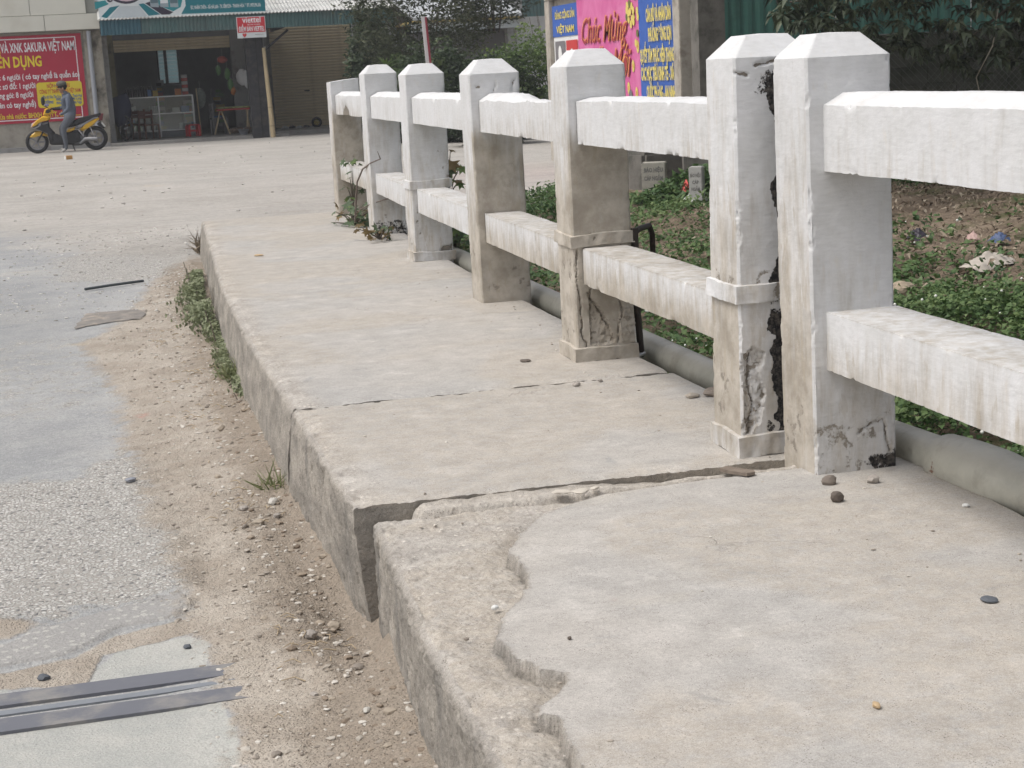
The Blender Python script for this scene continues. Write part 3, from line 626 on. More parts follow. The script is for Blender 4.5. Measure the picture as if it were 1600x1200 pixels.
PIPE = mat_pipe()
pts, rs = [], []
ax = lambda y: (np.interp(y, [-2, 2.6, 3.3, 4.2, 5.0, 8, 13], [1.96, 1.95, 1.935, 1.905, 1.862, 1.862, 1.90]), np.interp(y, [-2, 2.6, 3.3, 4.2, 5.0, 8, 13], [.03, .026, .022, .004, -.016, -.024, -.045]))
for y in np.concatenate([np.arange(-2, 2.5, .4), np.arange(2.5, 4.4, .03), np.arange(4.4, 13, .2)]):
    r = .060+.013*sstep(3.12, 3.30, y)*sstep(3.545, 3.52, y)-.007*sstep(3.4, 3.6, y)
    x, z = ax(y); pts.append((x, y, z)); rs.append(float(r))
MB().tube(pts, rs, 28).link('water_pipe', PIPE, label='grey plastic water pipe with a thick socket joint along the outer footway edge', cat='pipe')
# ------------------------------------------------------------------ foliage
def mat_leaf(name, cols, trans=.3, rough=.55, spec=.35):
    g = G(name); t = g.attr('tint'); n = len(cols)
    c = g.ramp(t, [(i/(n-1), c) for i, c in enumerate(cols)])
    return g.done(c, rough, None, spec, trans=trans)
def leaves(name, C, size, mat, up=.6, ratio=.55, droop=.25, dirs=None, tint=None, seed=0):
    r = np.random.default_rng(seed); n = len(C); size = np.broadcast_to(size, (n,))
    if dirs is None:
        a = r.uniform(0, 2*np.pi, n); e = r.normal(.1, .45, n); d = np.stack([np.cos(a)*np.cos(e), np.sin(a)*np.cos(e), np.sin(e)], -1)
    else: d = dirs/np.linalg.norm(dirs, axis=1, keepdims=True)
    nrm = r.normal(0, 1, (n, 3))*(1-up)+np.array([0, 0, up]); s = np.cross(d, nrm); s /= np.linalg.norm(s, axis=1, keepdims=True)+1e-9
    u = np.cross(s, d); L = size[:, None]
    b = C; m = C+d*L*.5+u*L*.05; t = C+d*L-u*L*droop*r.uniform(.2, 1, (n, 1))
    l = C+d*L*.42+s*L*ratio/2+u*L*.12; q = C+d*L*.42-s*L*ratio/2+u*L*.12
    V = np.stack([b, l, m, t, q], 1).reshape(-1, 3); o = (np.arange(n)*5)[:, None]
    F = np.concatenate([o+np.array([k]) for k in ([0, 2, 1], [1, 2, 3], [0, 4, 2], [4, 3, 2])])
    if tint is None: tint = np.clip(r.normal(.5, .25, n), 0, 1)
    return mesh_np(name, V, F, mat, False, dict(tint=np.repeat(tint, 5)))
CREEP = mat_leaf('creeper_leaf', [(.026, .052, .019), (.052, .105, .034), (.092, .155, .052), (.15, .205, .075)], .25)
BUSHM = mat_leaf('bush_leaf', [(.018, .030, .018), (.032, .052, .026), (.055, .085, .036), (.095, .125, .045)], .25)
TREEM = mat_leaf('tree_leaf', [(.024, .036, .024), (.050, .068, .040), (.092, .115, .07), (.15, .175, .115)], .25, .5)
LIGHTM = mat_leaf('young_leaf', [(.06, .10, .03), (.11, .17, .05), (.18, .24, .08)], .3)
DRY = mat_leaf('dry_litter', [(.10, .075, .05), (.19, .15, .11), (.30, .25, .19), (.42, .37, .29)], 0, .85, .15)
WHITEF = simple('white_petal', (.75, .75, .70), .6)
BARK = simple('bark', (.13, .11, .09), .9, .4, 25, .15, bump=.01)
r2 = np.random.default_rng(21)
def cover(x, y):
    litter = sdpoly(x, y, [(4.75, 8.0), (5.0, 9.6), (5.1, 11.0), (4.9, 14.0), (11, 14.5), (12, 6.5), (6.0, 6.3)])
    gcut = np.exp(-(((x-4.3)/.8)**2+((y-11.5)/1.6)**2))*.38+np.exp(-(((x-4.6)/.5)**2+((y-13.8)/.6)**2))*.7
    return np.clip(sstep(-.5, .35, litter+.55*fb(x, y, 0, 1.3, 4, 91))-gcut*(.6+.9*fb(x, y, 0, 1.6, 4, 92)), 0, 1)
def clump(x, y): return np.clip(.35+.85*fb(x, y, 0, 1.25, 3, 93)+.25*fb(x, y, 0, 4, 2, 94), .05, 1.1)
def scatter(n, x0, x1, y0, y1, smin, smax, hmax, name, seed):
    x = r2.uniform(x0, x1, n); y = r2.uniform(y0, y1, n); k = r2.uniform(0, 1, n) < cover(x, y)*np.where(clump(x, y) > .3, 1, .55); x, y = x[k], y[k]
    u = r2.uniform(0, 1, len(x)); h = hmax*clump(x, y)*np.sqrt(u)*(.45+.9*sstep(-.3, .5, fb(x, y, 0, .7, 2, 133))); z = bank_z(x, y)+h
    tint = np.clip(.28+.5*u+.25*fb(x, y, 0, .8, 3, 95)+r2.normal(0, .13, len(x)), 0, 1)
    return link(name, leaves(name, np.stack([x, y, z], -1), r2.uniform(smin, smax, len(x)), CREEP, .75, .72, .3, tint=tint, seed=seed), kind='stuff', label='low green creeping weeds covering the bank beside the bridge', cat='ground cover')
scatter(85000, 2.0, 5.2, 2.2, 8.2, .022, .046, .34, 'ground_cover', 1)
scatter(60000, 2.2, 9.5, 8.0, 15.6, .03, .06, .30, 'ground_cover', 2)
# a second, larger-leaved species and dead leaves caught in the carpet
n = 2600; x = r2.uniform(2.1, 6.0, n); y = r2.uniform(2.5, 13, n); k = (fb(x, y, 0, .9, 3, 131) > .08)&(r2.uniform(0, 1, n) < cover(x, y)); x, y = x[k], y[k]
link('broad_weeds', leaves('broad_weeds', np.stack([x, y, bank_z(x, y)+.36*clump(x, y)*r2.uniform(.5, 1.15, len(x))], -1), r2.uniform(.05, .095, len(x)), LIGHTM, .8, .6, .3, tint=np.clip(r2.normal(.15, .2, len(x)), 0, 1), seed=15), kind='stuff', label='larger-leaved weeds standing above the green creepers', cat='weeds')
n = 550; x = r2.uniform(2.1, 6.0, n); y = r2.uniform(2.5, 13, n)
link('caught_dead_leaves', leaves('caught_dead_leaves', np.stack([x, y, bank_z(x, y)+.30*clump(x, y)*r2.uniform(.6, 1.1, n)], -1), r2.uniform(.03, .09, n), DRY, .8, .35, .5, tint=r2.beta(1.6, 2, n), seed=16), kind='stuff', label='dry brown leaves caught on top of the green creepers', cat='leaf litter')
n = 5200; t_ = r2.uniform(0, 1, n); x = 1.9+2.9*t_+r2.normal(0, .12, n); y = 12.55+4.75*t_-r2.uniform(-.05, .9, n); x = np.maximum(x, 1.86)
link('verge_weeds', leaves('verge_weeds', np.stack([x, y, np.maximum(bank_z(x, y), RZ-.10)+.26*np.sqrt(r2.uniform(0, 1, n))*(.6+.6*fb(x, y, 0, 1.5, 3, 141))], -1), r2.uniform(.03, .07, n), CREEP, .7, .55, .3, tint=np.clip(r2.normal(.55, .22, n), 0, 1), seed=25), kind='stuff', label='green weeds along the edge of the dusty side road', cat='weeds')
# leafier mound behind the marker stones
x = r2.normal(5.75, .45, 5000); y = r2.normal(15.2, .35, 5000); k = (x > 5.0)&(y < 16.3); x, y = x[k], y[k]
z = bank_z(x, y)+.32*np.exp(-(((x-5.7)/.5)**2+((y-15.3)/.45)**2))*np.sqrt(r2.uniform(0, 1, len(x)))
link('leafy_weed', leaves('leafy_weed', np.stack([x, y, z], -1), r2.uniform(.05, .10, len(x)), CREEP, .7, .6, .3, seed=5), kind='stuff', label='clump of leafy green weeds between the two marker stones', cat='weeds')
# small white flowers
x = r2.uniform(2.3, 5.4, 700); y = r2.uniform(3.5, 9.5, 700); k = (cover(x, y) > .6)&(fb(x, y, 0, 1.1, 2, 97) > .12); x, y = x[k], y[k]
mb = MB()
for a, b in zip(x, y): mb.ball((a, b, float(bank_z(a, b))+.35*float(clump(a, b))+.012), r2.uniform(.004, .009), 5, 4)
mb.link('white_flowers', WHITEF, kind='stuff', label='tiny white flowers dotted over the green weeds', cat='flowers')
# dry leaves and twigs on the bank
n = 15000; x = r2.uniform(3.0, 11, n); y = r2.uniform(6.0, 15.8, n); k = r2.uniform(0, 1, n) > cover(x, y)*1.15; x, y = x[k], y[k]
link('dry_leaf_litter', leaves('dry_leaf_litter', np.stack([x, y, bank_z(x, y)+r2.uniform(0.0, .05, len(x))], -1), r2.uniform(.025, .10, len(x)), DRY, .8, .32, .5, tint=r2.beta(1.6, 2.2, len(x)), seed=6), kind='stuff', label='brown dead leaves and twigs strewn over the bare bank', cat='leaf litter')
# sparse low greenery inside the litter zone
x = r2.uniform(4.8, 11, 9000); y = r2.uniform(8, 15.5, 9000); k = fb(x, y, 0, 1.4, 3, 99) > .22; x, y = x[k], y[k]
link('bank_weeds', leaves('bank_weeds', np.stack([x, y, bank_z(x, y)+r2.uniform(0, .16, len(x))], -1), r2.uniform(.03, .07, len(x)), CREEP, .7, .6, .3, seed=7), kind='stuff', label='thin dark weeds sprouting among the dead leaves', cat='weeds')

# ------------------------------------------------------------------ litter on the bank
def crumple(name, cx, cy, cz, sx, sy, h, mat, seed, rz=0, **k):
    n = 26; u, v = np.meshgrid(np.linspace(-1, 1, n), np.linspace(-1, 1, n)); rr = np.sqrt(u*u+v*v)
    rim = 1-.25*fb(u, v, 0, 1.5, 3, seed); X_, Y_ = u*sx*rim, v*sy*rim
    Z_ = h*(np.clip(1-rr*.85, 0, 1)**.6)*(.75+.6*np.abs(fb(u, v, 0, 2.2, 3, seed+1)))+h*.35*(1-np.abs(fb(u*1.0, v*.4, 0, 4, 2, seed+2))*2)*np.clip(1.1-rr, 0, 1)
    V = np.stack([X_, Y_, Z_], -1).reshape(-1, 3)
    return link(name, mesh_np(name, V, gridF(n, n), mat), None, (cx, cy, cz), (0, 0, rz), **k)
def bz(x, y): return float(bank_z(np.array(x), np.array(y)))
crumple('cloth_sack', 5.18, 8.95, bz(5.18, 8.95)+.01, .20, .12, .085, simple('faded_sackcloth', (.42, .38, .33), .9, .25, 12), 3, .35, label='crumpled faded grey sack lying on the dead leaves', cat='sack')
crumple('plastic_bag', 5.72, 9.75, bz(5.72, 9.75)+.03, .075, .055, .06, simple('blue_plastic', (.07, .10, .19), .45, .2), 5, .2, label='small crumpled dark blue plastic bag at the right edge', cat='plastic bag')
crumple('plastic_bag', 5.58, 9.85, bz(5.58, 9.85)+.03, .05, .045, .05, simple('pink_plastic', (.42, .29, .26), .5, .2), 6, .9, label='faded pink scrap of plastic beside the dark blue bag', cat='plastic bag')
crumple('plastic_bag', 5.35, 10.2, bz(5.35, 10.2)+.03, .075, .06, .08, simple('black_plastic', (.035, .03, .04), .4, .2), 7, .4, label='crumpled black plastic bag among the dead leaves', cat='plastic bag')
crumple('plastic_bag', 5.42, 15.05, -.27, .065, .06, .11, simple('red_plastic', (.62, .10, .09), .4, .2), 8, .4, label='crumpled red plastic bag in the weeds before the broad marker stone', cat='plastic bag')
crumple('plastic_bag', 5.36, 14.65, -.31, .12, .07, .10, simple('clear_plastic', (.58, .60, .55), .35, .2, trans=.3), 9, .2, label='crumpled whitish plastic bag beside the slim marker stone', cat='plastic bag')
def rock(name, c, s, mat, seed, flat=.6, **k):
    bm = bmesh.new(); bmesh.ops.create_icosphere(bm, subdivisions=3 if s > .03 else 2, radius=1)
    if s <= .03: bmesh.ops.delete(bm, geom=[bm.verts[i] for i in range(0, len(bm.verts), 5)], context='VERTS') if False else None
    V = np.array([v.co[:] for v in bm.verts]); F_ = np.array([[v.index for v in f.verts] for f in bm.faces]); bm.free()
    d = 1+.45*fb(V[:, 0]+seed*3.1, V[:, 1], V[:, 2], 1.1, 3, seed)+.12*fb(V[:, 0], V[:, 1]+seed, V[:, 2], 3, 3, seed+1)
    rr = np.random.default_rng(seed); sc = np.array([1, rr.uniform(.6, .95), flat])*s; V = V*d[:, None]*sc
    a = rr.uniform(0, 6.28); V = V@np.array([[math.cos(a), math.sin(a), 0], [-math.sin(a), math.cos(a), 0], [0, 0, 1]])
    return link(name, mesh_np(name, V, F_, mat, s > .2), None, c, **k)
STONE = simple('grey_stone', (.33, .30, .27), .9, .3, 40, .2, bump=.004)
rock('stone', (4.42, 8.62, bz(4.42, 8.62)+.07), .085, simple('ochre_stone', (.33, .27, .20), .9, .25, 30, .2, bump=.006), 4, .7, label='ochre lump of rock showing past the right side of the nearest post', cat='stone')
def text_mesh(body, size, font_off=.0, xs=1.0, shear=0.0, align='LEFT', extr=0.0):
    cu = bpy.data.curves.new('lettering', 'FONT'); cu.body = body; cu.size = size; cu.offset = font_off; cu.shear = shear; cu.align_x = align; cu.extrude = extr; cu.resolution_u = 2
    o = bpy.data.objects.new('lettering', cu); COL.objects.link(o)
    dg = bpy.context.evaluated_depsgraph_get(); me = bpy.data.meshes.new_from_object(o.evaluated_get(dg)); bpy.data.objects.remove(o); bpy.data.curves.remove(cu)
    if xs != 1.0:
        for v in me.vertices: v.co.x *= xs
    return me
def put_text(body, size, M, mat, parent, width=None, bold=.0, shear=0.0, align='LEFT', name='lettering'):
    me = text_mesh(body, size, bold*size, 1.0, shear, 'LEFT')
    if len(me.vertices) == 0: return None
    co = np.empty(len(me.vertices)*3, np.float32); me.vertices.foreach_get('co', co); co = co.reshape(-1, 3)
    a, b = co[:, 0].min(), co[:, 0].max(); k = (width/(b-a)) if width else 1.0
    co[:, 0] = (co[:, 0]-a)*k
    if align == 'CENTER': co[:, 0] -= (b-a)*k/2
    me.vertices.foreach_set('co', co.ravel()); me.materials.clear(); me.materials.append(mat)
    me.transform(M); return link(name, me, parent)
def paint_m(name, col, rough=.55): return simple(name, col, rough, .08, 8)
INK = paint_m('faded_ink', (.15, .145, .14))
def wallM(x, y, z, ang=0): return Matrix.Translation((x, y, z)) @ Matrix.Rotation(ang, 4, 'Z') @ Matrix.Rotation(R(90), 4, 'X')   # text facing -y, turned by ang
# marker stones
MARK = simple('cast_marker_concrete', (.40, .395, .375), .9, .15, 40, .2, bump=.003, dirt=(.22, .21, .18))
def marker(x, y, rz, wdt, dep, hgt, lines, sz, label, mat):
    z = bz(x, y)-.04; t = empty('marker_stone', (x, y, z), rz, label=label, cat='marker stone', group='marker stones on the bank')
    MB().box(-wdt/2, wdt/2, -dep/2, dep/2, 0, hgt, b=.008).link('shaft', mat, t)
    for i, s in enumerate(lines): put_text(s, sz, Matrix.Translation((0, -dep/2-.0015, hgt-.095-i*sz*1.45)) @ Matrix.Rotation(R(90), 4, 'X'), INK, t, width=wdt*.78*min(1, len(s)/5), bold=.03, align='CENTER')
    return t
marker(5.37, 14.62, -.55, .13, .13, .40, ['BÁO HIỆU', 'CÁP', 'NGẦM'], .045, 'slim pale grey marker stone with dark lettering seen between two posts', MARK)
marker(5.50, 16.25, -.42, .25, .22, .36, ['BÁO HIỆU', 'CÁP NGẦM'], .06, 'broad weathered marker stone overgrown with weeds under the upper rail', simple('old_marker_concrete', (.33, .315, .275), .9, .25, 25, .2, bump=.004, dirt=(.16, .15, .12)))
ROUGHC = simple('dark_old_concrete', (.17, .16, .145), .95, .35, 9, .15, bump=.01, dirt=(.06, .062, .052), dscale=3)
link('concrete_block', MB().box(-.36, .36, -.25, .25, 0, .52, Matrix.Rotation(-.3, 4, 'Z'), .035).mesh('concrete_block', ROUGHC), None, (6.15, 16.1, bz(6.15, 16.1)-.1), label='dark broken concrete lump behind the slim marker stone', cat='concrete block')
link('concrete_block', MB().box(-.32, .32, -.3, .3, 0, .50, Matrix.Rotation(.25, 4, 'Z'), .04).mesh('concrete_block', ROUGHC), None, (5.78, 17.1, bz(5.78, 17.1)-.1), label='dark grey concrete lump behind the broad marker stone', cat='concrete block')
# ------------------------------------------------------------------ notice board (faces the road, -x)
FRAMEM = simple('weathered_plaster', (.42, .385, .335), .9, .25, 14, .2, bump=.004, dirt=(.22, .19, .16))
BX = 6.15
nb = empty('notice_board', (BX, 19.8, RZ), label='long roadside notice board with blue and pink printed banners in a plastered frame', cat='notice board')
def nbx(m, name, mat): 
    o = m.link(name, mat, nb); o.matrix_parent_inverse = Matrix.Translation(-nb.location); return o
nbx(MB().box(BX-.06, BX+.16, 22.32, 22.56, RZ-.3, 1.92, b=.008), 'post', FRAMEM)
nbx(MB().box(BX-.06, BX+.16, 16.98, 17.20, RZ-.3, 1.92, b=.008), 'post', FRAMEM)
nbx(MB().box(BX-.06, BX+.16, 16.98, 22.56, 1.925, 2.08, b=.008), 'top_beam', FRAMEM)
nbx(MB().box(BX+.02, BX+.14, 17.203, 22.317, .20, 1.92), 'backing_panel', FRAMEM)
CLOTHB = simple('blue_banner_cloth', (.045, .12, .42), .5, .12, 5); PINK = None
g = G('pink_banner_print'); f_ = g.noise(1.6, 4, .6, dist=1.5); PINK = g.done(g.mix(g.ss(f_, .3, .7), (.58, .10, .29), (.68, .20, .40)), .5)
YEL = paint_m('yellow_print', (.70, .58, .16)); REDP = paint_m('red_print', (.52, .05, .05)); WHT = paint_m('white_print', (.75, .75, .74)); GRYP = paint_m('grey_print', (.18, .17, .18)); BLUEP = paint_m('light_blue_print', (.16, .36, .65)); DKR = paint_m('dark_red_print', (.33, .04, .05)); ORP = paint_m('orange_print', (.72, .30, .10)); SKINP = paint_m('skin_print', (.62, .38, .28)); GRNP = paint_m('leaf_print', (.14, .16, .05))
def banner(y0, y1, z0, z1, mat, name, dx):
    n, m = int((y1-y0)/.05)+2, 24; yy, zz = np.meshgrid(np.linspace(y0, y1, n), np.linspace(z0, z1, m))
    xx = BX-dx+.006*fb(yy, zz, 0*yy, 2.2, 3, 5)*np.clip((z1-zz)*4, 0, 1)
    return link(name, mesh_np(name, np.stack([xx, yy, zz], -1).reshape(-1, 3), gridF(m, n), mat), nb)
def reinv(o): o.matrix_parent_inverse = Matrix.Translation(-nb.location); return o
b1 = reinv(banner(21.06, 22.31, .28, 1.84, WHT, 'photo_banner', .01)); b2 = reinv(banner(18.46, 21.07, .28, 1.90, PINK, 'pink_banner', .018)); b3 = reinv(banner(17.20, 18.47, .28, 1.90, CLOTHB, 'blue_banner', .028))
def bM(y, z, dx): return Matrix.Translation((BX-dx, y, z)) @ Matrix.Rotation(R(-90), 4, 'Z') @ Matrix.Rotation(R(90), 4, 'X')
def btext(s, size, y, z, mat, dx, width, par, bold=.02, shear=0):
    o = put_text(s, size, bM(y, z, dx), mat, par, width, bold, shear)
    return o
for s, z, y, wd in [('CÁN BỘ VÀ NHÂN DÂN', 1.475, 18.16, .86), ('PHƯỜNG ĐÔNG SƠN', 1.255, 18.10, .80), ('QUYẾT TÂM THỰC HIỆN THẮNG', 1.02, 18.42, 1.19), ('CÁC MỤC TIÊU KINH TẾ - XÃ', .815, 18.40, 1.15), ('QUỐC PHÒNG - AN NINH', .60, 18.22, 1.0)]:
    btext(s, .20, y, z, YEL, .042, wd, b3, .05)
btext('Chúc Mừng', .46, 20.85, 1.30, ORP, .031, 1.95, b2, .012, .45); btext('Chúc Mừng', .46, 20.83, 1.29, DKR, .034, 1.95, b2, -.004, .45)
btext('Năm Mới', .50, 20.55, .86, ORP, .031, 1.75, b2, .012, .45); btext('Năm Mới', .50, 20.53, .85, DKR, .034, 1.75, b2, -.004, .45)
btext('ĐẢNG CỘNG SẢN', .13, 22.16, 1.66, YEL, .024, .98, b1, .03); btext('VIỆT NAM', .13, 22.10, 1.47, YEL, .024, .88, b1, .03)
def flat(pts, mat, dx, name='print_patch', par=None):
    v = [(BX-dx, y, z) for y, z in pts]; me = bpy.data.meshes.new(name); me.from_pydata(v, [], [tuple(range(len(v)))]); me.materials.append(mat)
    return link(name, me, par) if par else reinv(link(name, me, nb))
rect = lambda y0, y1, z0, z1: [(y1, z0), (y0, z0), (y0, z1), (y1, z1)]
disc = lambda y, z, ry, rz, n=16: [(y-ry*math.cos(t*2*math.pi/n), z+rz*math.sin(t*2*math.pi/n)) for t in range(n)]
flat(rect(21.06, 22.31, 1.42, 1.84), CLOTHB, .018, par=b1); flat(rect(21.72, 22.22, 1.0, 1.36), GRYP, .018, par=b1); flat(rect(21.10, 21.66, .35, 1.36), REDP, .018, par=b1); flat(rect(21.72, 22.22, .6, .97), YEL, .018, par=b1)
flat(disc(21.38, 1.0, .17, .25), WHT, .022, par=b1); flat(disc(21.38, 1.0, .13, .21), GRYP, .026, par=b1); flat(disc(21.97, 1.18, .09, .12), WHT, .022, par=b1)
for i in range(26):
    a, b = r2.normal(18.72, .14), r2.normal(1.62, .16); flat(disc(a, b, .045, .05, 7), YEL if i % 4 else GRNP, .026+.0004*i, par=b2)
for a, b in [(18.75, .98), (18.65, .66), (18.95, .72), (19.25, .75), (18.55, 1.2), (19.6, .6)]: flat(disc(a, b, .05, .075, 9), YEL, .024, par=b2); flat(disc(a, b, .015, .03, 6), ORP, .027, par=b2)
flat(disc(18.85, .42, .16, .16), BLUEP, .024, par=b2); flat(disc(18.87, .60, .06, .08), SKINP, .027, par=b2); flat(disc(18.87, .64, .065, .06), GRYP, .030, par=b2); flat(disc(18.62, .43, .11, .12), DKR, .026, par=b2); flat(disc(18.62, .50, .05, .06), SKINP, .030, par=b2)
# concrete pole beside it
cp = empty('concrete_pole', (6.28, 16.62, RZ), label='dark mossy square concrete power pole at the right end of the notice board', cat='power pole')
MB().prism([(-.15, -.12), (.15, -.12), (.15, .12), (-.15, .12)], 0, 7.5, 'z').link('shaft', ROUGHC, cp)
MB().box(-.09, .09, -.135, -.121, .4, .9).link('cover_plate', simple('rusty_plate', (.10, .08, .07), .8, .3, 10), cp)
# rusty bent steel brackets behind the third post
STEEL = simple('rusty_dark_steel', (.045, .035, .03), .6, .4, 30, .4, metal=.3)
sb = empty('steel_bracket', (1.76, 5.52, -.05), label='dark rusty bent steel bars bolted behind the third post', cat='steel bracket')
bmv = Matrix.Translation(-sb.location)
def par_inv(o): o.matrix_parent_inverse = bmv; return o
par_inv(MB().tube([(1.735, 5.385, .43), (1.78, 5.46, .442), (1.845, 5.53, .445), (1.862, 5.55, .41), (1.865, 5.56, .33)], .011, 6).link('bent_bar', STEEL, sb))
par_inv(MB().box(1.733, 1.752, 5.375, 5.40, .385, .455).link('clamp_plate', STEEL, sb))
par_inv(MB().tube([(1.738, 5.39, .34), (1.750, 5.41, .15), (1.765, 5.43, -.01)], .013, 4).link('strut', STEEL, sb))
par_inv(MB().tube([(1.735, 5.40, -.004), (1.775, 5.43, .0)], .009, 8).link('bolt', simple('bright_bolt', (.45, .44, .42), .4, .1, 5, .5, metal=.6), sb))

# ------------------------------------------------------------------ green sheet wall, fence and the overhanging tree on the right
def corrug(name, x0, x1, z0, z1, pitch, depth, mat, parent=None, y=0.0, flat_part=.5):
    n = int((x1-x0)/pitch*6)+2; xs = np.linspace(x0, x1, n); ph = (xs/pitch) % 1.0
    yy = y-depth*np.clip(np.minimum(ph, 1-ph)*8-1, 0, 1)
    V = np.concatenate([np.stack([xs, yy, np.full(n, z0)], -1), np.stack([xs, yy, np.full(n, z1)], -1)])
    return link(name, mesh_np(name, V, gridF(2, n), mat, False), parent)
GREENS = simple('green_sheet_metal', (.055, .16, .13), .45, .15, 3, .4, dirt=(.03, .07, .055), dscale=1.2)
gw = empty('sheet_metal_wall', (7.2, 19.5, 0), R(0), label='green corrugated sheet metal wall behind the tree and pole', cat='metal wall')
for i in range(8): corrug('metal_sheet', i*1.9+.01, (i+1)*1.9-.01, -.4, 4.2, .16, .02, GREENS, gw, y=.004*(i % 2))
MB().box(0, 15.2, .03, .11, 2.0, 2.08).box(0, 15.2, .03, .11, 4.0, 4.08).link('girt', ROUGHC, gw)
BASEW = simple('mossy_masonry', (.055, .058, .048), .95, .35, 6, .1, bump=.02, dirt=(.025, .032, .02))
sw = empty('low_masonry_wall', (7.2, 19.2, 0), label='low dark mossy masonry wall at the foot of the green sheet wall', cat='wall')
zz = -.5
for row in range(8):
    xx = -.2*(row % 2)
    while xx < 14:
        wd = rng.uniform(.34, .46)
        if xx+wd > 0: MB().box(xx+.006, xx+wd-.006, -.10+rng.uniform(-.01, .01), .12, zz+.005, zz+.205).link('block', BASEW, sw)
        xx += wd
    zz += .212
MB().box(0, 13.9, -.085, .10, -.5, 1.19).link('mortar_core', BASEW, sw)
# chain-link fence
WIRE = simple('fence_wire', (.12, .125, .12), .5, .2, 20, .4, metal=.4)
cf = empty('chain_link_fence', (7.3, 15.6, 0), R(-4), label='chain link fence in the shade under the overhanging tree', cat='fence')
mb = MB(); zb_, zt_ = -.3, 1.15
for i in range(120):
    for sgn in (1, -1):
        x0_ = .0+i*.075; x1_ = x0_+sgn*(zt_-zb_)
        if not (0 <= x1_ <= 7): continue
        mb.add([(x0_-.003, 0, zb_), (x0_+.003, 0, zb_), (x1_+.003, 0, zt_), (x1_-.003, 0, zt_)], [(0, 1, 2, 3)])
mb.link('wire_mesh', WIRE, cf, kind='stuff')
for i in range(4): MB().tube([(i*2.2, 0.02, -.5), (i*2.2, .02, 1.2)], .025, 8).link('fence_post', WIRE, cf)
MB().tube([(0, .0, 1.16), (7.0, 0, 1.16)], .015, 6).link('top_rail', WIRE, cf)
tr = empty('tree', (9.2, 14.0, .0), label='large dark green tree with drooping whorls of long leaves hanging over the bank', cat='tree')
tinv = Matrix.Translation(-tr.location)
def tpar(o): o.matrix_parent_inverse = tinv; return o
mb = MB(); mb.tube([(9.2, 14, -.4), (9.15, 13.9, .6), (9.0, 13.7, 1.6), (8.8, 13.4, 2.6), (8.6, 13.2, 3.8)], [.17, .14, .12, .09, .05], 10)
trunk = tpar(mb.link('trunk', BARK, tr))
r3 = np.random.default_rng(33); tips = []
for i in range(46):
    s = np.array([9.0, 13.7, r3.uniform(1.2, 3.4)]); a = r3.uniform(math.pi*.75, math.pi*1.75); L = r3.uniform(1.0, 3.1)
    e = s+np.array([math.cos(a)*L*1.1, math.sin(a)*L*.75, r3.uniform(-.4, .7)]); mid = (s+e)/2+np.array([0, 0, .25])
    tpar(MB().tube([tuple(s), tuple(mid), tuple(e)], [.04, .025, .010], 5).link('limb', BARK, tr))
    for k in range(16):
        t = r3.uniform(.25, 1.0); p = (1-t)**2*s+2*t*(1-t)*mid+t*t*e+r3.normal(0, .30, 3)*np.array([1, 1, .8]); tips.append(p)
tips = np.array(tips)
def low(x): return np.interp(x, [4.7, 5.3, 5.9, 6.3, 6.8, 7.4, 8.2], [1.32, 1.20, 1.16, 1.02, .93, .70, .62])
xq = r3.uniform(4.95, 9.0, 1500); yq = r3.uniform(11.6, 14.6, 1500); zq = low(xq+.28*(12.5-yq))+.06+r3.uniform(0, 1, 1500)**1.5*2.6
xq = np.concatenate([xq, r3.uniform(5.5, 13, 1900)]); yq = np.concatenate([yq, r3.uniform(12.0, 18.2, 1900)]); zq = np.concatenate([zq, r3.uniform(2.4, 4.6, 1900)])  # upper crown out of view, added dense to shade the wall below
nn = fb(xq, yq, zq, .9, 3, 44); k = nn > -.22; tips = np.concatenate([tips, np.stack([xq, yq, zq], -1)[k]])
tips = tips[(tips[:, 2] > low(tips[:, 0]+.28*(12.5-tips[:, 1])))&(tips[:, 0] > .425*tips[:, 1]+.05*fb(tips[:, 0], tips[:, 1], tips[:, 2], 2, 2, 5))]
LC, LD, LS, LT = [], [], [], []
for p in tips:
    m = r3.integers(7, 12); a0 = r3.uniform(0, 6.28); tt = np.clip(r3.normal(.45, .2), 0, 1)
    for j in range(m):
        a = a0+j*2*math.pi/m+r3.normal(0, .2); e = r3.normal(-.35, .4)
        LC.append(p+r3.normal(0, .01, 3)); LD.append((math.cos(a)*math.cos(e), math.sin(a)*math.cos(e), math.sin(e))); LS.append(r3.uniform(.09, .17)); LT.append(np.clip(tt+r3.normal(0, .12), 0, 1))
LC, LD, LS, LT = map(np.array, (LC, LD, LS, LT))
# the leaves that show largest are objects, the rest one mass
camp = np.array([0, 0, CAM_H]); dist = np.linalg.norm(LC-camp, axis=1)
fv = np.array(_f); rv = np.array(_r2); uv_ = np.array(_u2); dz = (LC-camp)@fv; px_ = 800+2524.5*((LC-camp)@rv)/dz; py_ = 600-2524.5*((LC-camp)@uv_)/dz
vis = (px_ > 1170)&(px_ < 1620)&(py_ > -20)&(py_ < 150)
order = np.argsort(np.where(vis, dist, 1e6))[:300]; single = np.zeros(len(LC), bool); single[order] = True
LF = []
for kk in range(6):
    LF.append(leaves('leaf', np.zeros((1, 3)), .15, TREEM, .9, .34, .30, dirs=np.array([[1., 0, 0]]), tint=np.array([kk/5*.8+.1]), seed=kk))
for i in np.where(single)[0]:
    o = bpy.data.objects.new('leaf', LF[i % 6]); COL.objects.link(o); o.parent = tr; o.matrix_parent_inverse = tinv
    o.matrix_world = Matrix.LocRotScale(Vector(LC[i]), Vector(LD[i]).to_track_quat('X', 'Z'), Vector((LS[i]/.15,)*3))
tpar(link('crown', leaves('crown', LC[~single], LS[~single], TREEM, .85, .34, .30, dirs=LD[~single], tint=LT[~single], seed=9), tr, kind='stuff'))
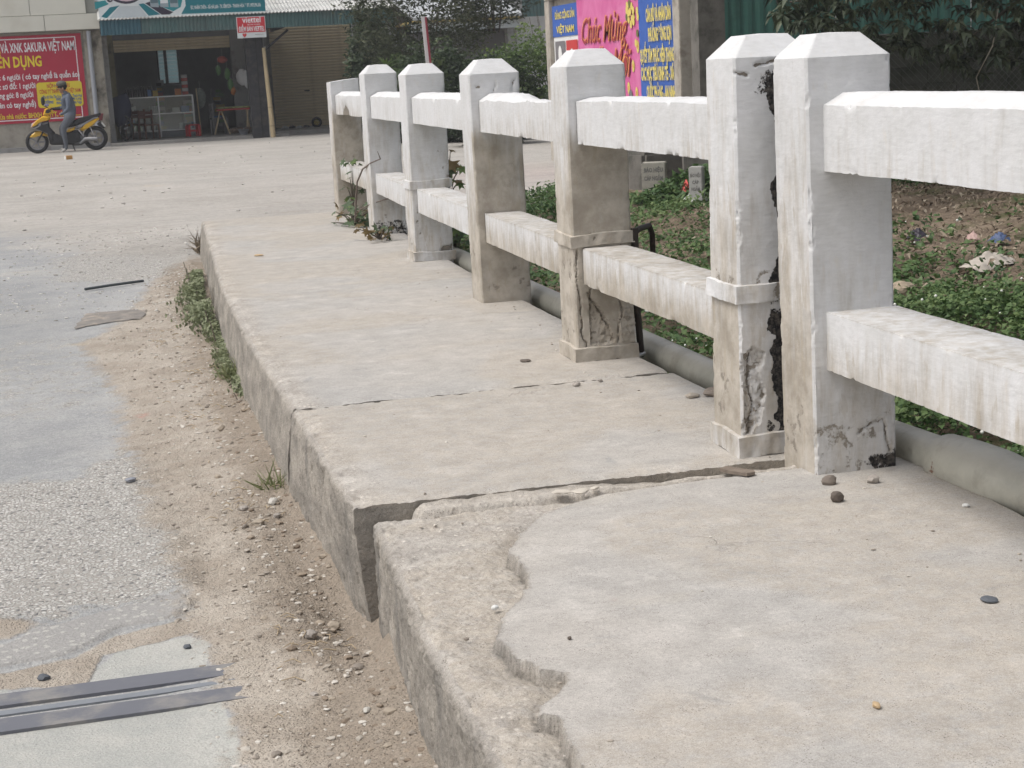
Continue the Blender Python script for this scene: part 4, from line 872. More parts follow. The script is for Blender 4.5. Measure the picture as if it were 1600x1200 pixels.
tpar(MB().tube([(7.25, 12.4, 1.3), (7.2, 12.4, 1.0), (7.05, 12.4, .75), (7.12, 12.4, .45)], [.006, .006, .005, .003], 5).link('hanging_twig', simple('pale_twig', (.30, .27, .22), .8), tr))
# ------------------------------------------------------------------ buildings across the road
PLAST = simple('stained_plaster', (.36, .335, .29), .9, .2, 6, .2, bump=.006, dirt=(.15, .14, .12), dscale=1.6)
PANELW = simple('cream_cladding', (.64, .63, .56), .6, .05, 3, .3, dirt=(.55, .53, .46), dscale=.8)
GREYW = simple('grey_wall', (.30, .30, .30), .9, .12, 4, .2, dirt=(.18, .175, .165))
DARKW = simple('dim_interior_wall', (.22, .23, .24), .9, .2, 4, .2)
TEALS = simple('teal_sheet', (.065, .135, .135), .5, .2, 3, .4, dirt=(.10, .13, .125), dscale=1.0)
BLUES = simple('blue_teal_sheet', (.03, .10, .135), .5, .2, 3, .4)
ROOFG = simple('grey_roof_sheet', (.50, .50, .48), .6, .12, 3, .3, dirt=(.30, .29, .27), dscale=1.4)
SHUT = simple('beige_shutter', (.74, .64, .46), .6, .08, 4, .3, dirt=(.62, .53, .38))
ALU = simple('aluminium', (.62, .63, .64), .35, .05, 10, .5, metal=.5)
WOODD = simple('blackened_wood', (.045, .045, .05), .85, .4, 8, .2, bump=.01, dirt=(.09, .085, .08))
BAMB = simple('bamboo', (.50, .40, .25), .6, .15, 10, .3)
PVC = simple('grey_pvc', (.36, .38, .42), .5, .1, 5, .4)
REDB = simple('crimson_vinyl', (.42, .030, .060), .5, .06, 2, .3)
YELB = simple('yellow_vinyl', (.72, .58, .045), .5, .06, 3, .3)
CEMF = simple('cement_floor', (.30, .29, .275), .85, .15, 3, .2, dirt=(.20, .19, .175))
def kid(root):
    inv = Matrix.Translation(-root.location)
    def f(o): o.matrix_parent_inverse = inv; return o
    return f
# left building
hb = empty('house', (-4, 41.5, RZ), label='cream panelled house with the crimson recruitment banner on its plastered wall', cat='house'); hk = kid(hb)
hk(MB().box(-9, -.42, 40.4, 46, -.5, 2.44).link('wall', PLAST, hb))
hk(MB().box(-.415, -.003, 40.36, 40.9, -.5, 2.44, b=.01).link('corner_pillar', simple('stained_pillar', (.37, .34, .285), .9, .25, 5, .2, bump=.008, dirt=(.06, .055, .048), dscale=2.2), hb))
hk(MB().box(-9, -.03, 40.31, 46, 2.445, 6.2).link('upper_wall', simple('panel_backing', (.30, .30, .27)), hb))
for r_, (za, zb_) in enumerate([(2.46, 2.815), (2.825, 3.80), (3.81, 4.8), (4.81, 5.8)]):
    xr = .01 if r_ == 0 else -.29
    for i in range(8):
        xa = xr-(i+1)*1.27; 
        hk(MB().box(xa+.006+(0 if i < 7 else 0), xr-i*1.27-.006, 40.22 if r_ else 40.20, 40.30, za, zb_, b=.004).link('wall_panel', PANELW, hb))
hk(MB().tube([(-.285, 40.30, .05), (-.285, 40.30, 2.42)], .055, 10).link('downpipe', PVC, hb))
hk(MB().box(-9, -.03, 40.1, 40.39, -.4, -.2).link('plinth', GREYW, hb))
# recruitment banner
ba = empty('recruitment_banner', (-2, 40.38, .37), label='crimson recruitment banner with white and yellow lettering behind the motorbike', cat='banner'); bk = kid(ba)
sh = bk(MB().box(-4.6, -.475, 40.372, 40.39, .36, 2.38).link('sheet', REDB, ba))
WT = paint_m('banner_white', (.80, .80, .82)); YT = paint_m('banner_yellow', (.78, .62, .04)); RT = paint_m('banner_red', (.50, .06, .03)); BT = paint_m('banner_blue', (.04, .12, .36))
def bl(y, pts): return y
ln = MB()
for a in (dict(x0=-4.5, x1=-.60, z0=2.295, z1=2.315), dict(x0=-4.5, x1=-.60, z0=.425, z1=.445), dict(x0=-.62, x1=-.60, z0=.446, z1=2.294)): ln.box(a['x0'], a['x1'], 40.367, 40.3715, a['z0'], a['z1'])
bk(ln.link('border_line', WT, ba))
def tx(s, size, x, z, mat, width, y=40.366, bold=.02, par=ba, k=bk, name='lettering'): return k(put_text(s, size, wallM(x, y, z), mat, par, width, bold, name=name))
tx('VÀ XNK SAKURA VIỆT NAM', .30, -2.32, 2.005, WT, 1.68, bold=.02); tx('TUYỂN DỤNG', .34, -2.86, 1.665, YT, 1.44, bold=.03)
tx('Là: 6 người ( có tay nghề là quần áo)', .18, -2.52, 1.375, WT, 1.93, bold=.018); tx('Giác sơ đồ: 1 người', .18, -2.62, 1.165, WT, 1.0, bold=.018)
tx('Đóng gói: 8 người', .18, -2.62, .96, WT, .93, bold=.018); tx('(Ưu tiên có tay nghề)', .18, -2.80, .735, WT, 1.15, bold=.018)
tx('Chế độ của nhà nước: BHXH, BHYT, thưởng......', .165, -2.95, .475, YT, 2.30, bold=.018)
n_ = 8; ol = []
for cx0, cz0, a0 in ((-.63, 1.21, 0), (-1.53, 1.21, 90), (-1.53, .76, 180), (-.63, .76, 270)):
    for j in range(5): t = R(a0+j*22.5); ol.append((cx0+.07*math.cos(t), cz0+.07*math.sin(t)))
bk(MB().prism(ol, 40.362, 40.3705).link('yellow_box', YELB, ba))
for s, sz, x, z, m, wd in [('NỘP HỒ SƠ TẠI', .13, -1.36, 1.145, RT, .52), ('CÔNG TY TNHH SAKURA VIỆT NAM', .13, -1.54, 1.02, RT, .94), ('Địa chỉ: Khu Tân Sơn - Đông Sơn - Thanh Hoá', .10, -1.48, .905, BT, .90), ('Hotline:', .13, -1.52, .785, BT, .28), ('0982 706 636 - Mr Long', .09, -1.18, .84, BT, .58), ('0946 618 128 - Ms Nga', .09, -1.18, .755, BT, .58)]: tx(s, sz, x, z, m, wd, 40.359, .022)

# shop row
sp = empty('shop', (2, 43, RZ), label='dim open-fronted village shop with a half-raised roller shutter', cat='shop'); sk = kid(sp)
FZ = -.235
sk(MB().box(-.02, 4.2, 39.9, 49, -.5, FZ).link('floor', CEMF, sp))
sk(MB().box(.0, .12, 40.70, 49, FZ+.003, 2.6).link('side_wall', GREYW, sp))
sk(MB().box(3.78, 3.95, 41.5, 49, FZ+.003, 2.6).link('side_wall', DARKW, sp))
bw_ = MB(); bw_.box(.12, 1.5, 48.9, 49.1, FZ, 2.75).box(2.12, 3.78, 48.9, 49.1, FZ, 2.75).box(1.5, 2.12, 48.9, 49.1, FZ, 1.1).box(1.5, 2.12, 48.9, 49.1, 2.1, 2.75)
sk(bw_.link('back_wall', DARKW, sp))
GLW = simple('frosted_glass', (.55, .70, .72), .3, .05, 5, .4, trans=.75)
wf = sk(MB().box(1.50, 1.54, 48.9, 49.05, 1.1, 2.1).box(2.08, 2.12, 48.9, 49.05, 1.1, 2.1).box(1.70, 1.78, 48.9, 49.05, 1.1, 2.1).box(1.541, 1.699, 48.9, 49.05, 1.1, 1.13).box(1.781, 2.079, 48.9, 49.05, 1.1, 1.13).link('window', WOODD, sp))
for i in range(9):
    for xa, xb in ((1.545, 1.695), (1.785, 2.075)): 
        pm = MB().box(xa, xb, 48.955, 48.962, 1.14+i*.106, 1.14+i*.106+.095).link('pane', GLW, wf)
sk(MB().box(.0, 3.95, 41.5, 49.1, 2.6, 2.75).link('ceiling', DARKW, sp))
sk(MB().box(.121, .26, 42.9, 43.1, FZ+.003, 2.55).link('shutter_guide', simple('mustard_paint', (.30, .275, .17), .8, .2, 5, .2, dirt=(.16, .15, .12)), sp))
sk(MB().box(3.19, 3.775, 42.85, 43.1, FZ+.003, 2.55).link('jamb_wall', GREYW, sp))
sk(MB().box(.262, 3.188, 42.9, 43.3, 2.24, 2.59).link('shutter_box', DARKW, sp))
def shutter(parent, k, x0, x1, z0, z1, y, mat, pitch=.075):
    z = z0; me = None
    while z < z1-1e-4:
        pf_ = [(y, 0), (y-.012, .018), (y-.016, .038), (y-.010, .060), (y, pitch-.004), (y+.006, pitch-.004), (y+.006, 0)]
        if me is None:
            me = MB().prism(pf_, x0, x1, 'x').mesh('slat', mat)
        o = link('slat', me, parent); k(o); o.location = (0, 0, z); z += pitch
shutter(sp, sk, .27, 3.185, 1.945, 2.24, 43.0, SHUT)
# veranda roof over both bays
vr = empty('veranda_roof', (3.4, 41, 2.6), label='corrugated veranda roof with a teal sheet fascia over the shop fronts', cat='roof'); vk = kid(vr)
for i in range(5):
    xa, xb = [(.0, .92), (.93, 2.4), (2.41, 3.9), (3.91, 5.4), (5.41, 6.86)][i]
    vk(corrug('fascia_sheet', xa, xb, 2.27, 2.605, .085, .014, BLUES if i == 0 else TEALS, vr, y=39.42))
nx_ = 500
for j in range(4):
    ya, yb = 39.33+j*1.0, 39.33+(j+1)*1.06; za, zb_ = 2.615+j*.25+.012, 2.615+(j+1)*.265
    xs_ = np.linspace(-.05, 6.95, nx_); w_ = .014*np.cos(xs_/.085*2*np.pi)
    V = np.concatenate([np.stack([xs_, np.full(nx_, ya), za+w_], -1), np.stack([xs_, np.full(nx_, yb), zb_+w_], -1)]); V = np.concatenate([V, V-[0, 0, .012]])
    vk(link('roof_sheet', mesh_np('roof_sheet', V, [gridF(2, nx_), gridF(2, nx_, off=2*nx_), np.stack([np.arange(nx_-1), np.arange(nx_-1)+1, np.arange(nx_-1)+1+2*nx_, np.arange(nx_-1)+2*nx_], -1)], ROOFG, False), vr))
vk(MB().box(-.02, 6.9, 39.44, 39.52, 2.30, 2.60).link('eave_beam', WOODD, vr))
for xq in (3.95, 4.28): vk(MB().box(xq-.03, xq+.03, 39.6, 43, 2.28, 2.38).link('rafter', WOODD, vr))
vk(MB().tube([(3.70, 39.75, 1.72), (4.35, 39.75, 2.22)], .03, 6).link('brace', WOODD, vr))
vk(MB().prism([(3.33, FZ-.1), (3.72, FZ-.1), (3.73, 2.3), (3.30, 2.3)], 39.75, 40.1).link('black_post', WOODD, vr)); vk(MB().box(3.545, 3.56, 39.735, 39.749, FZ-.1, 2.3).link('board_gap', simple('gap_black', (.015, .015, .017)), vr))  # near-black strip stands in for the gap between the boards
vk(MB().box(6.66, 7.03, 40.0, 40.35, -.5, 2.28, b=.01).link('white_column', simple('limewashed_column', (.52, .52, .55), .85, .12, 5, .2, dirt=(.36, .35, .33)), vr))
bp = empty('bamboo_pole', (3.79, 39.6, RZ), label='pale bamboo pole propped upright beside the blackened post', cat='bamboo pole')
MB().tube([(0, 0, .0), (-.015, 0, .6), (-.035, 0, 1.2), (-.055, 0, 1.75), (-.065, 0, 2.12)], [.060, .058, .052, .045, .042], 10).link('culm', BAMB, bp)
for z_ in (.27, .71): MB().tube([(-.01, 0, z_), (-.011, 0, z_+.02)], [.066, .066], 10).link('node', simple('bamboo_node', (.34, .27, .17)), bp)
link('cable', MB().tube([(3.72, 39.62, RZ), (3.74, 39.60, 1.0), (3.76, 39.60, 1.85)], .010, 6).mesh('cable', simple('pale_cable', (.45, .44, .40))), label='thin pale cable running down beside the bamboo pole', cat='cable')
# closed bay
cb = empty('closed_shopfront', (5.4, 44, RZ), label='closed beige roller shutter bay at the right of the blackened post', cat='shopfront'); ck = kid(cb)
ck(MB().box(3.951, 9.2, 44.02, 47.5, -.5, 3.0).link('wall', DARKW, cb)); ck(MB().box(3.96, 6.95, 41.0, 44.0, -.5, FZ+.02).link('floor', CEMF, cb))
ck(MB().box(6.49, 6.87, 43.7, 44.0, FZ, 2.6).link('side_pier', simple('lavender_wall', (.33, .33, .36), .9, .1, 4), cb)); ck(MB().box(3.96, 4.28, 43.75, 44.0, FZ+.03, 2.6).link('side_pier', GREYW, cb))
shutter(cb, ck, 4.285, 6.485, FZ+.03, 2.55, 43.93, SHUT)
ck(MB().box(5.12, 5.26, 43.895, 43.912, .72, .75).link('lock', WOODD, cb))
ck(MB().box(6.452, 6.484, 43.86, 43.91, FZ+.03, 2.5).link('shutter_guide', simple('green_guide', (.05, .10, .085)), cb))
# big shop sign: flat print
bs = empty('shop_sign', (1.9, 39.5, 2.64), label='large teal shop sign with white rays and a scrolled oval above the eave', cat='shop sign'); bsk = kid(bs)
TEAL = paint_m('teal_print', (.012, .17, .21), .4); TEAL2 = paint_m('teal_print_mid', (.02, .24, .27), .4); WS = paint_m('sign_white', (.66, .70, .71), .4); PALE = paint_m('sign_pale', (.50, .55, .58), .4); SCR = paint_m('sign_scroll', (.035, .028, .05), .4); OVAL = paint_m('sign_oval', (.60, .46, .52), .4); CAN1 = paint_m('can_print', (.30, .36, .40), .4); CAN2 = paint_m('can_print_dark', (.10, .16, .19), .4)
def S(zx, zy): return ((zx/5-15)*.0149, 2.645+(155-(zx-95)*.0431-zy)/5*.0163)
bsk(MB().box(.0, 3.83, 39.42, 39.48, 2.635, 4.3).link('sign_board', WS, bs))
def sf(pts, mat, d, name='print_patch', raw=False):
    v = [(p[0], 39.42-.0025*d, p[1]) for p in (pts if raw else [S(*q) for q in pts])]
    me = bpy.data.meshes.new(name); me.from_pydata(v, [], [tuple(range(len(v)))]); me.materials.append(mat)
    if me.polygons[0].normal.y > 0: me.flip_normals()
    return bsk(link(name, me, bs))
arc = lambda cx, cy, rx, ry, a, b, n=14: [(cx+rx*math.cos(R(a+(b-a)*i/n)), cy+ry*math.sin(R(a+(b-a)*i/n))) for i in range(n+1)]
sf([(700, 118), (740, 60), (735, -60), (735, -250), (1358, -270), (1358, 95)], TEAL, 1)
sf([(50, 90), (50, 40), (170, 20), (150, 55)], TEAL2, 1); sf([(90, 140), (160, 75), (235, 62), (130, 150)], TEAL, 1); sf([(52, 30), (52, -20), (160, -10), (165, 10)], PALE, 1)
sf([(150, 152), (235, 68), (385, 62), (440, 137)], PALE, 1); sf([(450, 132), (380, 52), (420, 45), (540, 122)], TEAL, 1); sf([(550, 124), (430, 45), (480, 30), (600, 90), (640, 105), (610, 122)], SCR, 1)
sf([(480, 25), (470, -60), (720, -60), (725, 0), (700, 70), (640, 100), (560, 70)], TEAL2, 1)
for i, cx0 in enumerate((505, 580, 655)): 
    sf([(cx0-35, 70), (cx0-35, -60), (cx0+28, -60), (cx0+28, 72)], CAN1, 2); sf([(cx0-32, 45), (cx0-32, 15), (cx0+25, 10), (cx0+25, 42)], WS if i % 2 else CAN2, 3); sf([(cx0-32, 5), (cx0-32, -50), (cx0+25, -50), (cx0+25, 0)], TEAL2, 3)
sf(arc(285, -70, 185, 135, 180, 0), WS, 2); sf(arc(285, -78, 160, 128, 180, 0), SCR, 3); sf(arc(288, -92, 150, 125, 180, 0), OVAL, 4); sf(arc(165, 22, 32, 28, 0, 360), WS, 2.5); sf(arc(165, 20, 24, 20, 0, 360), SCR, 3.5); sf(arc(170, 16, 13, 11, 0, 360), WS, 4.5)
def stx(s, size, x, z, mat, wd, y=39.405, bold=.02): return bsk(put_text(s, size, wallM(x, y, z), mat, bs, wd, bold))
stx('ĐC: NHÂN THÔN - XÃ HÀ LAN - TX. BỈM SƠN - THANH HÓA ** ĐT: 0975.996.306', .115, 2.09, 2.775, WS, 1.63, bold=.022)
bsk(MB().ball((3.26, 39.41, 3.03), (.035, .006, .04), 8, 6).link('print_dot', WS, bs))
# telecom sign
vs_ = empty('small_shop_sign', (3.45, 39.36, 2.05), label='small red and white phone shop sign hung under the eave above the black post', cat='sign'); vsk = kid(vs_)
vsk(MB().box(3.115, 3.79, 39.34, 39.37, 2.06, 2.55).link('sign_board', WS, vs_)); vsk(MB().box(3.13, 3.775, 39.335, 39.339, 2.185, 2.535).link('red_field', simple('sign_red', (.55, .04, .055), .45, .05, 3), vs_))
vsk(put_text('viettel', .20, wallM(3.25, 39.333, 2.41), WT, vs_, .43, .015)); vsk(put_text('Hãy nói theo cách của bạn', .04, wallM(3.36, 39.333, 2.355), WT, vs_, .30, .01)); vsk(put_text('ĐIỂM BÁN VIETTEL', .15, wallM(3.155, 39.333, 2.215), WT, vs_, .60, .022))
vsk(MB().prism([(3.28+.05*math.sin(t)**3, 2.125+.0035*(13*math.cos(t)-5*math.cos(2*t)-2*math.cos(3*t)-math.cos(4*t))) for t in np.linspace(0, 2*math.pi, 20)[:-1]], 39.333, 39.339).link('heart_mark', REDP, vs_)); vsk(put_text('viettel.vn', .05, wallM(3.52, 39.333, 2.115), GRYP, vs_, .2, .0))

# ------------------------------------------------------------------ things in and before the shop
GLASS = None
g = G('counter_glass'); tr_ = g.n('ShaderNodeBsdfTransparent', {0: (.86, .9, .9, 1)}); gl = g.n('ShaderNodeBsdfGlossy', {0: (.9, .95, .95, 1), 'Roughness': .08}); mx = g.n('ShaderNodeMixShader', {0: .07, 1: tr_.outputs[0], 2: gl.outputs[0]}); g.n('ShaderNodeOutputMaterial', {'Surface': mx.outputs[0]}); GLASS = g.mat
dc = empty('display_counter', (1.26, 43.0, FZ), label='aluminium and glass display counter standing in the shop doorway', cat='display counter')
fr = MB()
for xa in (-.88, -.012, .86):
    for ya in (0, .42): fr.box(xa, xa+.025, ya, ya+.025, 0, 1.03)
for za in (.15, .58, 1.01):
    fr.box(-.88, .885, -.003, .022, za, za+.025).box(-.88, .885, .42, .445, za, za+.025); fr.box(-.878, -.857, .022, .42, za, za+.02).box(.862, .883, .022, .42, za, za+.02)
fr.link('frame', ALU, dc)
for za in (.15, .58): MB().box(-.855, .86, .025, .42, za+.005, za+.015).link('shelf', simple('shelf_board', (.30, .31, .31)), dc)
for xa, xb in ((-.853, -.014), (.015, .858)):
    for za, zb_ in ((.176, .578), (.606, 1.008)): MB().box(xa, xb, .008, .012, za, zb_).link('glass_pane', GLASS, dc)
MB().box(-.87, .875, .0, .44, 1.037, 1.043).link('glass_top', GLASS, dc)
MB().box(-.86, .865, .03, .42, .0, .13).link('base_panel', DARKW, dc)
cols = [simple('goods_'+n_, c, .45) for n_, c in (('white', (.5, .5, .5)), ('blue', (.10, .20, .42)), ('red', (.42, .08, .06)), ('yellow', (.50, .36, .06)), ('green', (.10, .24, .08)), ('dark', (.05, .05, .06)), ('silver', (.42, .43, .44)), ('orange', (.55, .20, .05)))]
ORD = ['first', 'second', 'third', 'fourth', 'fifth', 'sixth', 'seventh', 'eighth', 'ninth', 'tenth', 'eleventh']
def can(x, y, z, r, h, mat, name, label, cat, grp):
    t = empty(name, (x, y, z), label=label, cat=cat, group=grp)
    MB().tube([(0, 0, 0), (0, 0, h*.72), (0, 0, h*.8), (0, 0, h*.95)], [r, r, r*.55, r*.4] if name == 'bottle' else [r, r, r, r*.9], 8).link('body', mat, t)
    MB().tube([(0, 0, h*.95), (0, 0, h)], r*.45 if name == 'bottle' else r*.8, 8).link('cap', cols[0] if mat is not cols[0] else cols[1], t)
for i in range(11): can(.47+i*.065+rng.uniform(-.01, .01), 43.12+.12*(i % 2), 1.044+FZ, .026, .22+.05*rng.random(), cols[5], 'bottle', ORD[i]+' dark bottle from the left on the glass counter', 'bottle', 'dark bottles on the counter')
for i in range(9): can(1.02+i*.055 if i < 5 else 1.06+(i-5)*.055, 43.10 if i < 5 else 43.2, .595+FZ, .024, .20, cols[6], 'can', ORD[i]+' silver can from the left on the upper counter shelf', 'can', 'silver cans in the counter')
def pack(x0, x1, y0, y1, z0, z1, mat, label, name='carton', cat='carton', grp=None, lid=None):
    t = empty(name, ((x0+x1)/2, (y0+y1)/2, z0), label=label, cat=cat, group=grp); w_, d_, h_ = (x1-x0)/2, (y1-y0)/2, z1-z0
    MB().box(-w_, w_, -d_, d_, 0, h_*.86, b=.006).link('body', mat, t); MB().box(-w_-.004, w_+.004, -d_-.004, d_+.004, h_*.862, h_, b=.004).link('lid', lid or mat, t); return t
T1 = 1.044+FZ
pack(1.0, 1.12, 43.1, 43.3, T1, T1+.17, cols[1], 'blue carton on the counter top next to the bottles'); pack(1.14, 1.27, 43.1, 43.3, T1, T1+.14, cols[3], 'yellow carton standing on the counter top')
pack(1.70, 1.86, 43.1, 43.3, T1, T1+.16, cols[7], 'orange box at the right part of the counter top')
for i in range(6): pack(1.89, 2.04, 43.1, 43.25, T1+i*.085, T1+i*.085+.08, cols[0 if i % 2 else 2], ('red' if i % 2 == 0 else 'pale')+' tin, '+['lowest', 'second lowest', 'third lowest', 'third from the top', 'second from the top', 'topmost'][i]+' of the stack on the counter', 'tin', 'tin', 'stacked tins on the counter')
for i, (a, b) in enumerate([(1.42, 1.55), (1.6, 1.78), (1.82, 2.02)]): pack(a, b, 43.1, 43.3, .597+FZ, .597+FZ+.10+.03*i, cols[[5, 0, 1][i]], ['dark box on the upper counter shelf', 'white box on the upper counter shelf', 'blue packs on the upper counter shelf'][i])
pack(.60, .80, 43.1, 43.3, .167+FZ, .36+FZ, cols[4], 'green pack on the lower counter shelf'); pack(1.75, 2.05, 43.08, 43.3, .167+FZ, .33+FZ, cols[6], 'pale bundle on the lower counter shelf')
# goods further inside
for i in range(4):
    xa = .6+i*.8; h_ = rng.uniform(.8, 1.5); t = empty('goods_rack', (xa, 46.5+.3*(i % 3), FZ), label=['shadowy rack of packets deep in the shop behind the dark bottles', 'shadowy rack of packets deep in the shop below the louvred window', 'shadowy rack of packets deep in the shop behind the tall stack of tins', 'shadowy rack of packets deep in the shop behind the hanging bunches'][i], cat='rack', group='racks inside the shop')
    MB().box(-.17, .17, 0, .3, 0, h_).link('frame', DARKW, t)
    for j in range(10): MB().box(rng.uniform(-.16, .0), rng.uniform(.05, .16), -.06, -.002, .1+j*h_/11, .1+j*h_/11+.09).link('packet', cols[rng.integers(0, 8)], t)
def stool(x, y, rz, mat, label):
    t = empty('plastic_stool', (x, y, FZ), rz, label=label, cat='stool')
    MB().box(-.15, .15, -.15, .15, .27, .30, b=.012).link('seat', mat, t)
    for a in (-1, 1):
        for b in (-1, 1): MB().prism([(-.03, -.03), (.03, -.03), (.03, .03), (-.03, .03)], 0, .27, 'z', Matrix.Translation((a*.13, b*.13, 0)) @ Matrix.Shear('XY', 4, (-.0, 0)) if False else Matrix.Translation((a*.13, b*.13, 0))).link('leg', mat, t)
    MB().box(-.13, .13, -.142, -.132, .12, .16).box(-.13, .13, .132, .142, .12, .16).link('stretcher', mat, t); return t
stool(2.03, 42.2, .2, simple('red_stool_plastic', (.50, .035, .04), .4, .1), 'bright red square plastic stool before the glass counter')
WOODR = simple('red_brown_wood', (.12, .045, .03), .6, .2, 10, .3)
def chair(x, y, rz, mat, label, hgt=.85, seat=.43):
    t = empty('chair', (x, y, FZ), rz, label=label, cat='chair')
    MB().box(-.2, .2, -.2, .2, seat-.03, seat, b=.008).link('seat', mat, t)
    for a in (-1, 1):
        MB().box(a*.18-.018, a*.18+.018, -.198, -.162, 0, seat-.031).link('leg', mat, t); MB().box(a*.18-.018, a*.18+.018, .162, .198, 0, hgt).link('leg', mat, t)
    for z_ in (seat+.15, hgt-.12): MB().box(-.161, .161, .17, .19, z_, z_+.08).link('backrest', mat, t)
    return t
chair(.95, 42.15, .4, WOODR, 'dark red-brown wooden chair in front of the left half of the counter', .72, .36); chair(.62, 42.35, -.5, WOODR, 'dark wooden chair partly behind the parked bicycle', .74, .38)
chair(2.72, 42.5, 1.7, simple('grey_chair_plastic', (.20, .20, .21), .5), 'grey chair at the left end of the red-clothed table', .80, .42)
tb = empty('table', (3.08, 42.0, FZ), label='rough table under a red cloth laid with vegetables', cat='table')
MB().box(-.42, .42, -.3, .3, .60, .64).link('tabletop', simple('red_cloth', (.36, .05, .04), .8, .2, 10), tb)
for a, b in ((-.33, -.06), (.33, .02)): MB().tube([(a+b*-3, -.22, 0), (a, -.22, .6)], .022, 5).link('leg', BAMB, tb); MB().tube([(a+b*3, .22, 0), (a, .22, .6)], .022, 5).link('leg', BAMB, tb)
mb = MB()
for i in range(40): mb.ball((rng.uniform(-.38, .38), rng.uniform(-.25, .25), .665), (rng.uniform(.03, .06), .03, .025), 6, 4)
mb.link('vegetables', simple('pale_vegetables', (.35, .38, .16), .7, .4, 6), None, kind='stuff', label='pale green vegetables spread on the red cloth', cat='vegetables').location = tb.location
bsn = empty('basin', (3.2, 41.0, FZ), label='small dark metal basin on the floor under the table', cat='basin')
MB().tube([(0, 0, 0), (0, 0, .12), (0, 0, .13)], [.09, .13, .145], 14, cap=False).link('bowl', simple('dull_basin', (.20, .21, .23), .5), bsn); MB().tube([(0, 0, .001), (0, 0, .01)], .088, 12).link('bottom', cols[5], bsn)
for i in range(5): rock('firewood', (3.0+.16*i, 41.3+.1*(i % 2), FZ+.10), .14, simple('bark_brown', (.10, .07, .05), .9, .3, 9), 60+i, .5, label=['leftmost brown lump under the shop table', 'second brown lump from the left under the shop table', 'middle brown lump under the shop table', 'brown lump behind the basin under the table', 'brown lump against the black post under the table'][i], cat='firewood', group='heap under the table')
def hang(x, z, w_, h_, mat, label, seed, name='hanging_packet', cat='packet', y=42.4, grp=None):
    t = empty(name, (x, y, z), label=label, cat=cat, group=grp)
    n = 8; u, v = np.meshgrid(np.linspace(0, 2*np.pi, 13), np.linspace(0, 1, n)); r_ = np.sin(np.pi*np.clip(v*.93+.05, 0, 1))**.6*(1+.3*fb(np.cos(u), np.sin(u), v*3, 1.3, 2, seed))
    V = np.stack([np.cos(u)*r_*w_/2, np.sin(u)*r_*w_/3, -v*h_], -1).reshape(-1, 3); link('bag', mesh_np('bag', V, gridF(n, 13), mat), t); MB().tube([(0, 0, -.01), (0, 0, .18)], .004, 4).link('string', cols[0], t)
hang(2.92, 1.72, .26, .18, cols[2], 'dark red packet hanging high in the shop doorway', 1); hang(2.80, 1.50, .13, .26, cols[4], 'single green bunch hanging left of the others', 2)
hang(3.02, 1.42, .16, .30, cols[4], 'green bunch hanging at the right of the shop opening, upper one', 3); hang(3.08, 1.15, .15, .30, cols[4], 'green bunch hanging at the right of the shop opening, lower one', 4); hang(3.13, .95, .13, .22, cols[7], 'orange bunch hanging lowest in the shop doorway', 5)
WBAG = simple('white_plastic_bag', (.85, .86, .88), .4, .04, 8)
hang(3.40, 1.38, .30, .42, WBAG, 'bulging white plastic bag, left of the pair on the grey wall', 6, 'plastic_bag', 'plastic bag', 42.6); hang(3.52, 1.34, .24, .46, WBAG, 'white plastic bag, right of the pair on the grey wall', 7, 'plastic_bag', 'plastic bag', 42.55)
hang(2.32, .95, .30, .50, simple('striped_bag', (.17, .20, .18), .6, .5, 20), 'dark striped sack standing right of the counter', 8, 'sack', 'sack', 42.9)
MB().tube([(2.26, 42.7, FZ), (2.22, 42.75, .95)], .014, 6).link('broom_stick', BAMB, label='thin broom stick leaning beside the counter', cat='stick')
# dark jacket over a parked bicycle
RUB = simple('tyre_rubber', (.03, .03, .032), .8, .2, 20, .2); CHR = simple('chrome', (.5, .5, .52), .25, .05, 5, .5, metal=.8); BLK = simple('black_plastic_trim', (.03, .03, .034), .5, .15, 6, .3)
def wheel(parent, c, r, tr_, axis, spokes, rim_m, k=None, name='wheel'):
    w_ = empty(name, c); w_.parent = parent
    def circ(rad, n=28): return [((math.cos(2*math.pi*i/n)*rad, 0, math.sin(2*math.pi*i/n)*rad) if axis == 'y' else (0, math.cos(2*math.pi*i/n)*rad, math.sin(2*math.pi*i/n)*rad)) for i in range(n+1)]
    def ring(rad, t_, n=28):
        m = MB(); vs = []; 
        for i in range(n):
            a = 2*math.pi*i/n
            for j in range(8):
                b = 2*math.pi*j/8; rr = rad+t_*math.cos(b); o_ = t_*1.25*math.sin(b)
                vs.append((math.cos(a)*rr, o_, math.sin(a)*rr) if axis == 'y' else (o_, math.cos(a)*rr, math.sin(a)*rr))
        m.add(vs, [(i*8+j, ((i+1) % n)*8+j, ((i+1) % n)*8+(j+1) % 8, i*8+(j+1) % 8) for i in range(n) for j in range(8)], True); return m
    ring(r-tr_, tr_).link('tyre', RUB, w_); ring(r-2.1*tr_, tr_*.35).link('rim', rim_m, w_)
    for i in range(spokes):
        a = 2*math.pi*i/spokes; e = (math.cos(a)*(r-2.1*tr_), 0, math.sin(a)*(r-2.1*tr_)) if axis == 'y' else (0, math.cos(a)*(r-2.1*tr_), math.sin(a)*(r-2.1*tr_))
        MB().tube([(0, 0, 0), e], [.022, .012] if spokes < 9 else .003, 5).link('spoke', rim_m, w_)
    d_ = .05; MB().tube([(0, -d_, 0), (0, d_, 0)] if axis == 'y' else [(-d_, 0, 0), (d_, 0, 0)], .035, 10).link('hub', rim_m, w_); return w_
bc = empty('bicycle', (.12, 41.6, FZ), .5, label='parked bicycle seen end-on by the left pillar of the shop', cat='bicycle')
wheel(bc, (0, -.5, .32), .32, .022, 'x', 12, CHR); wheel(bc, (0, .5, .32), .32, .022, 'x', 12, CHR)
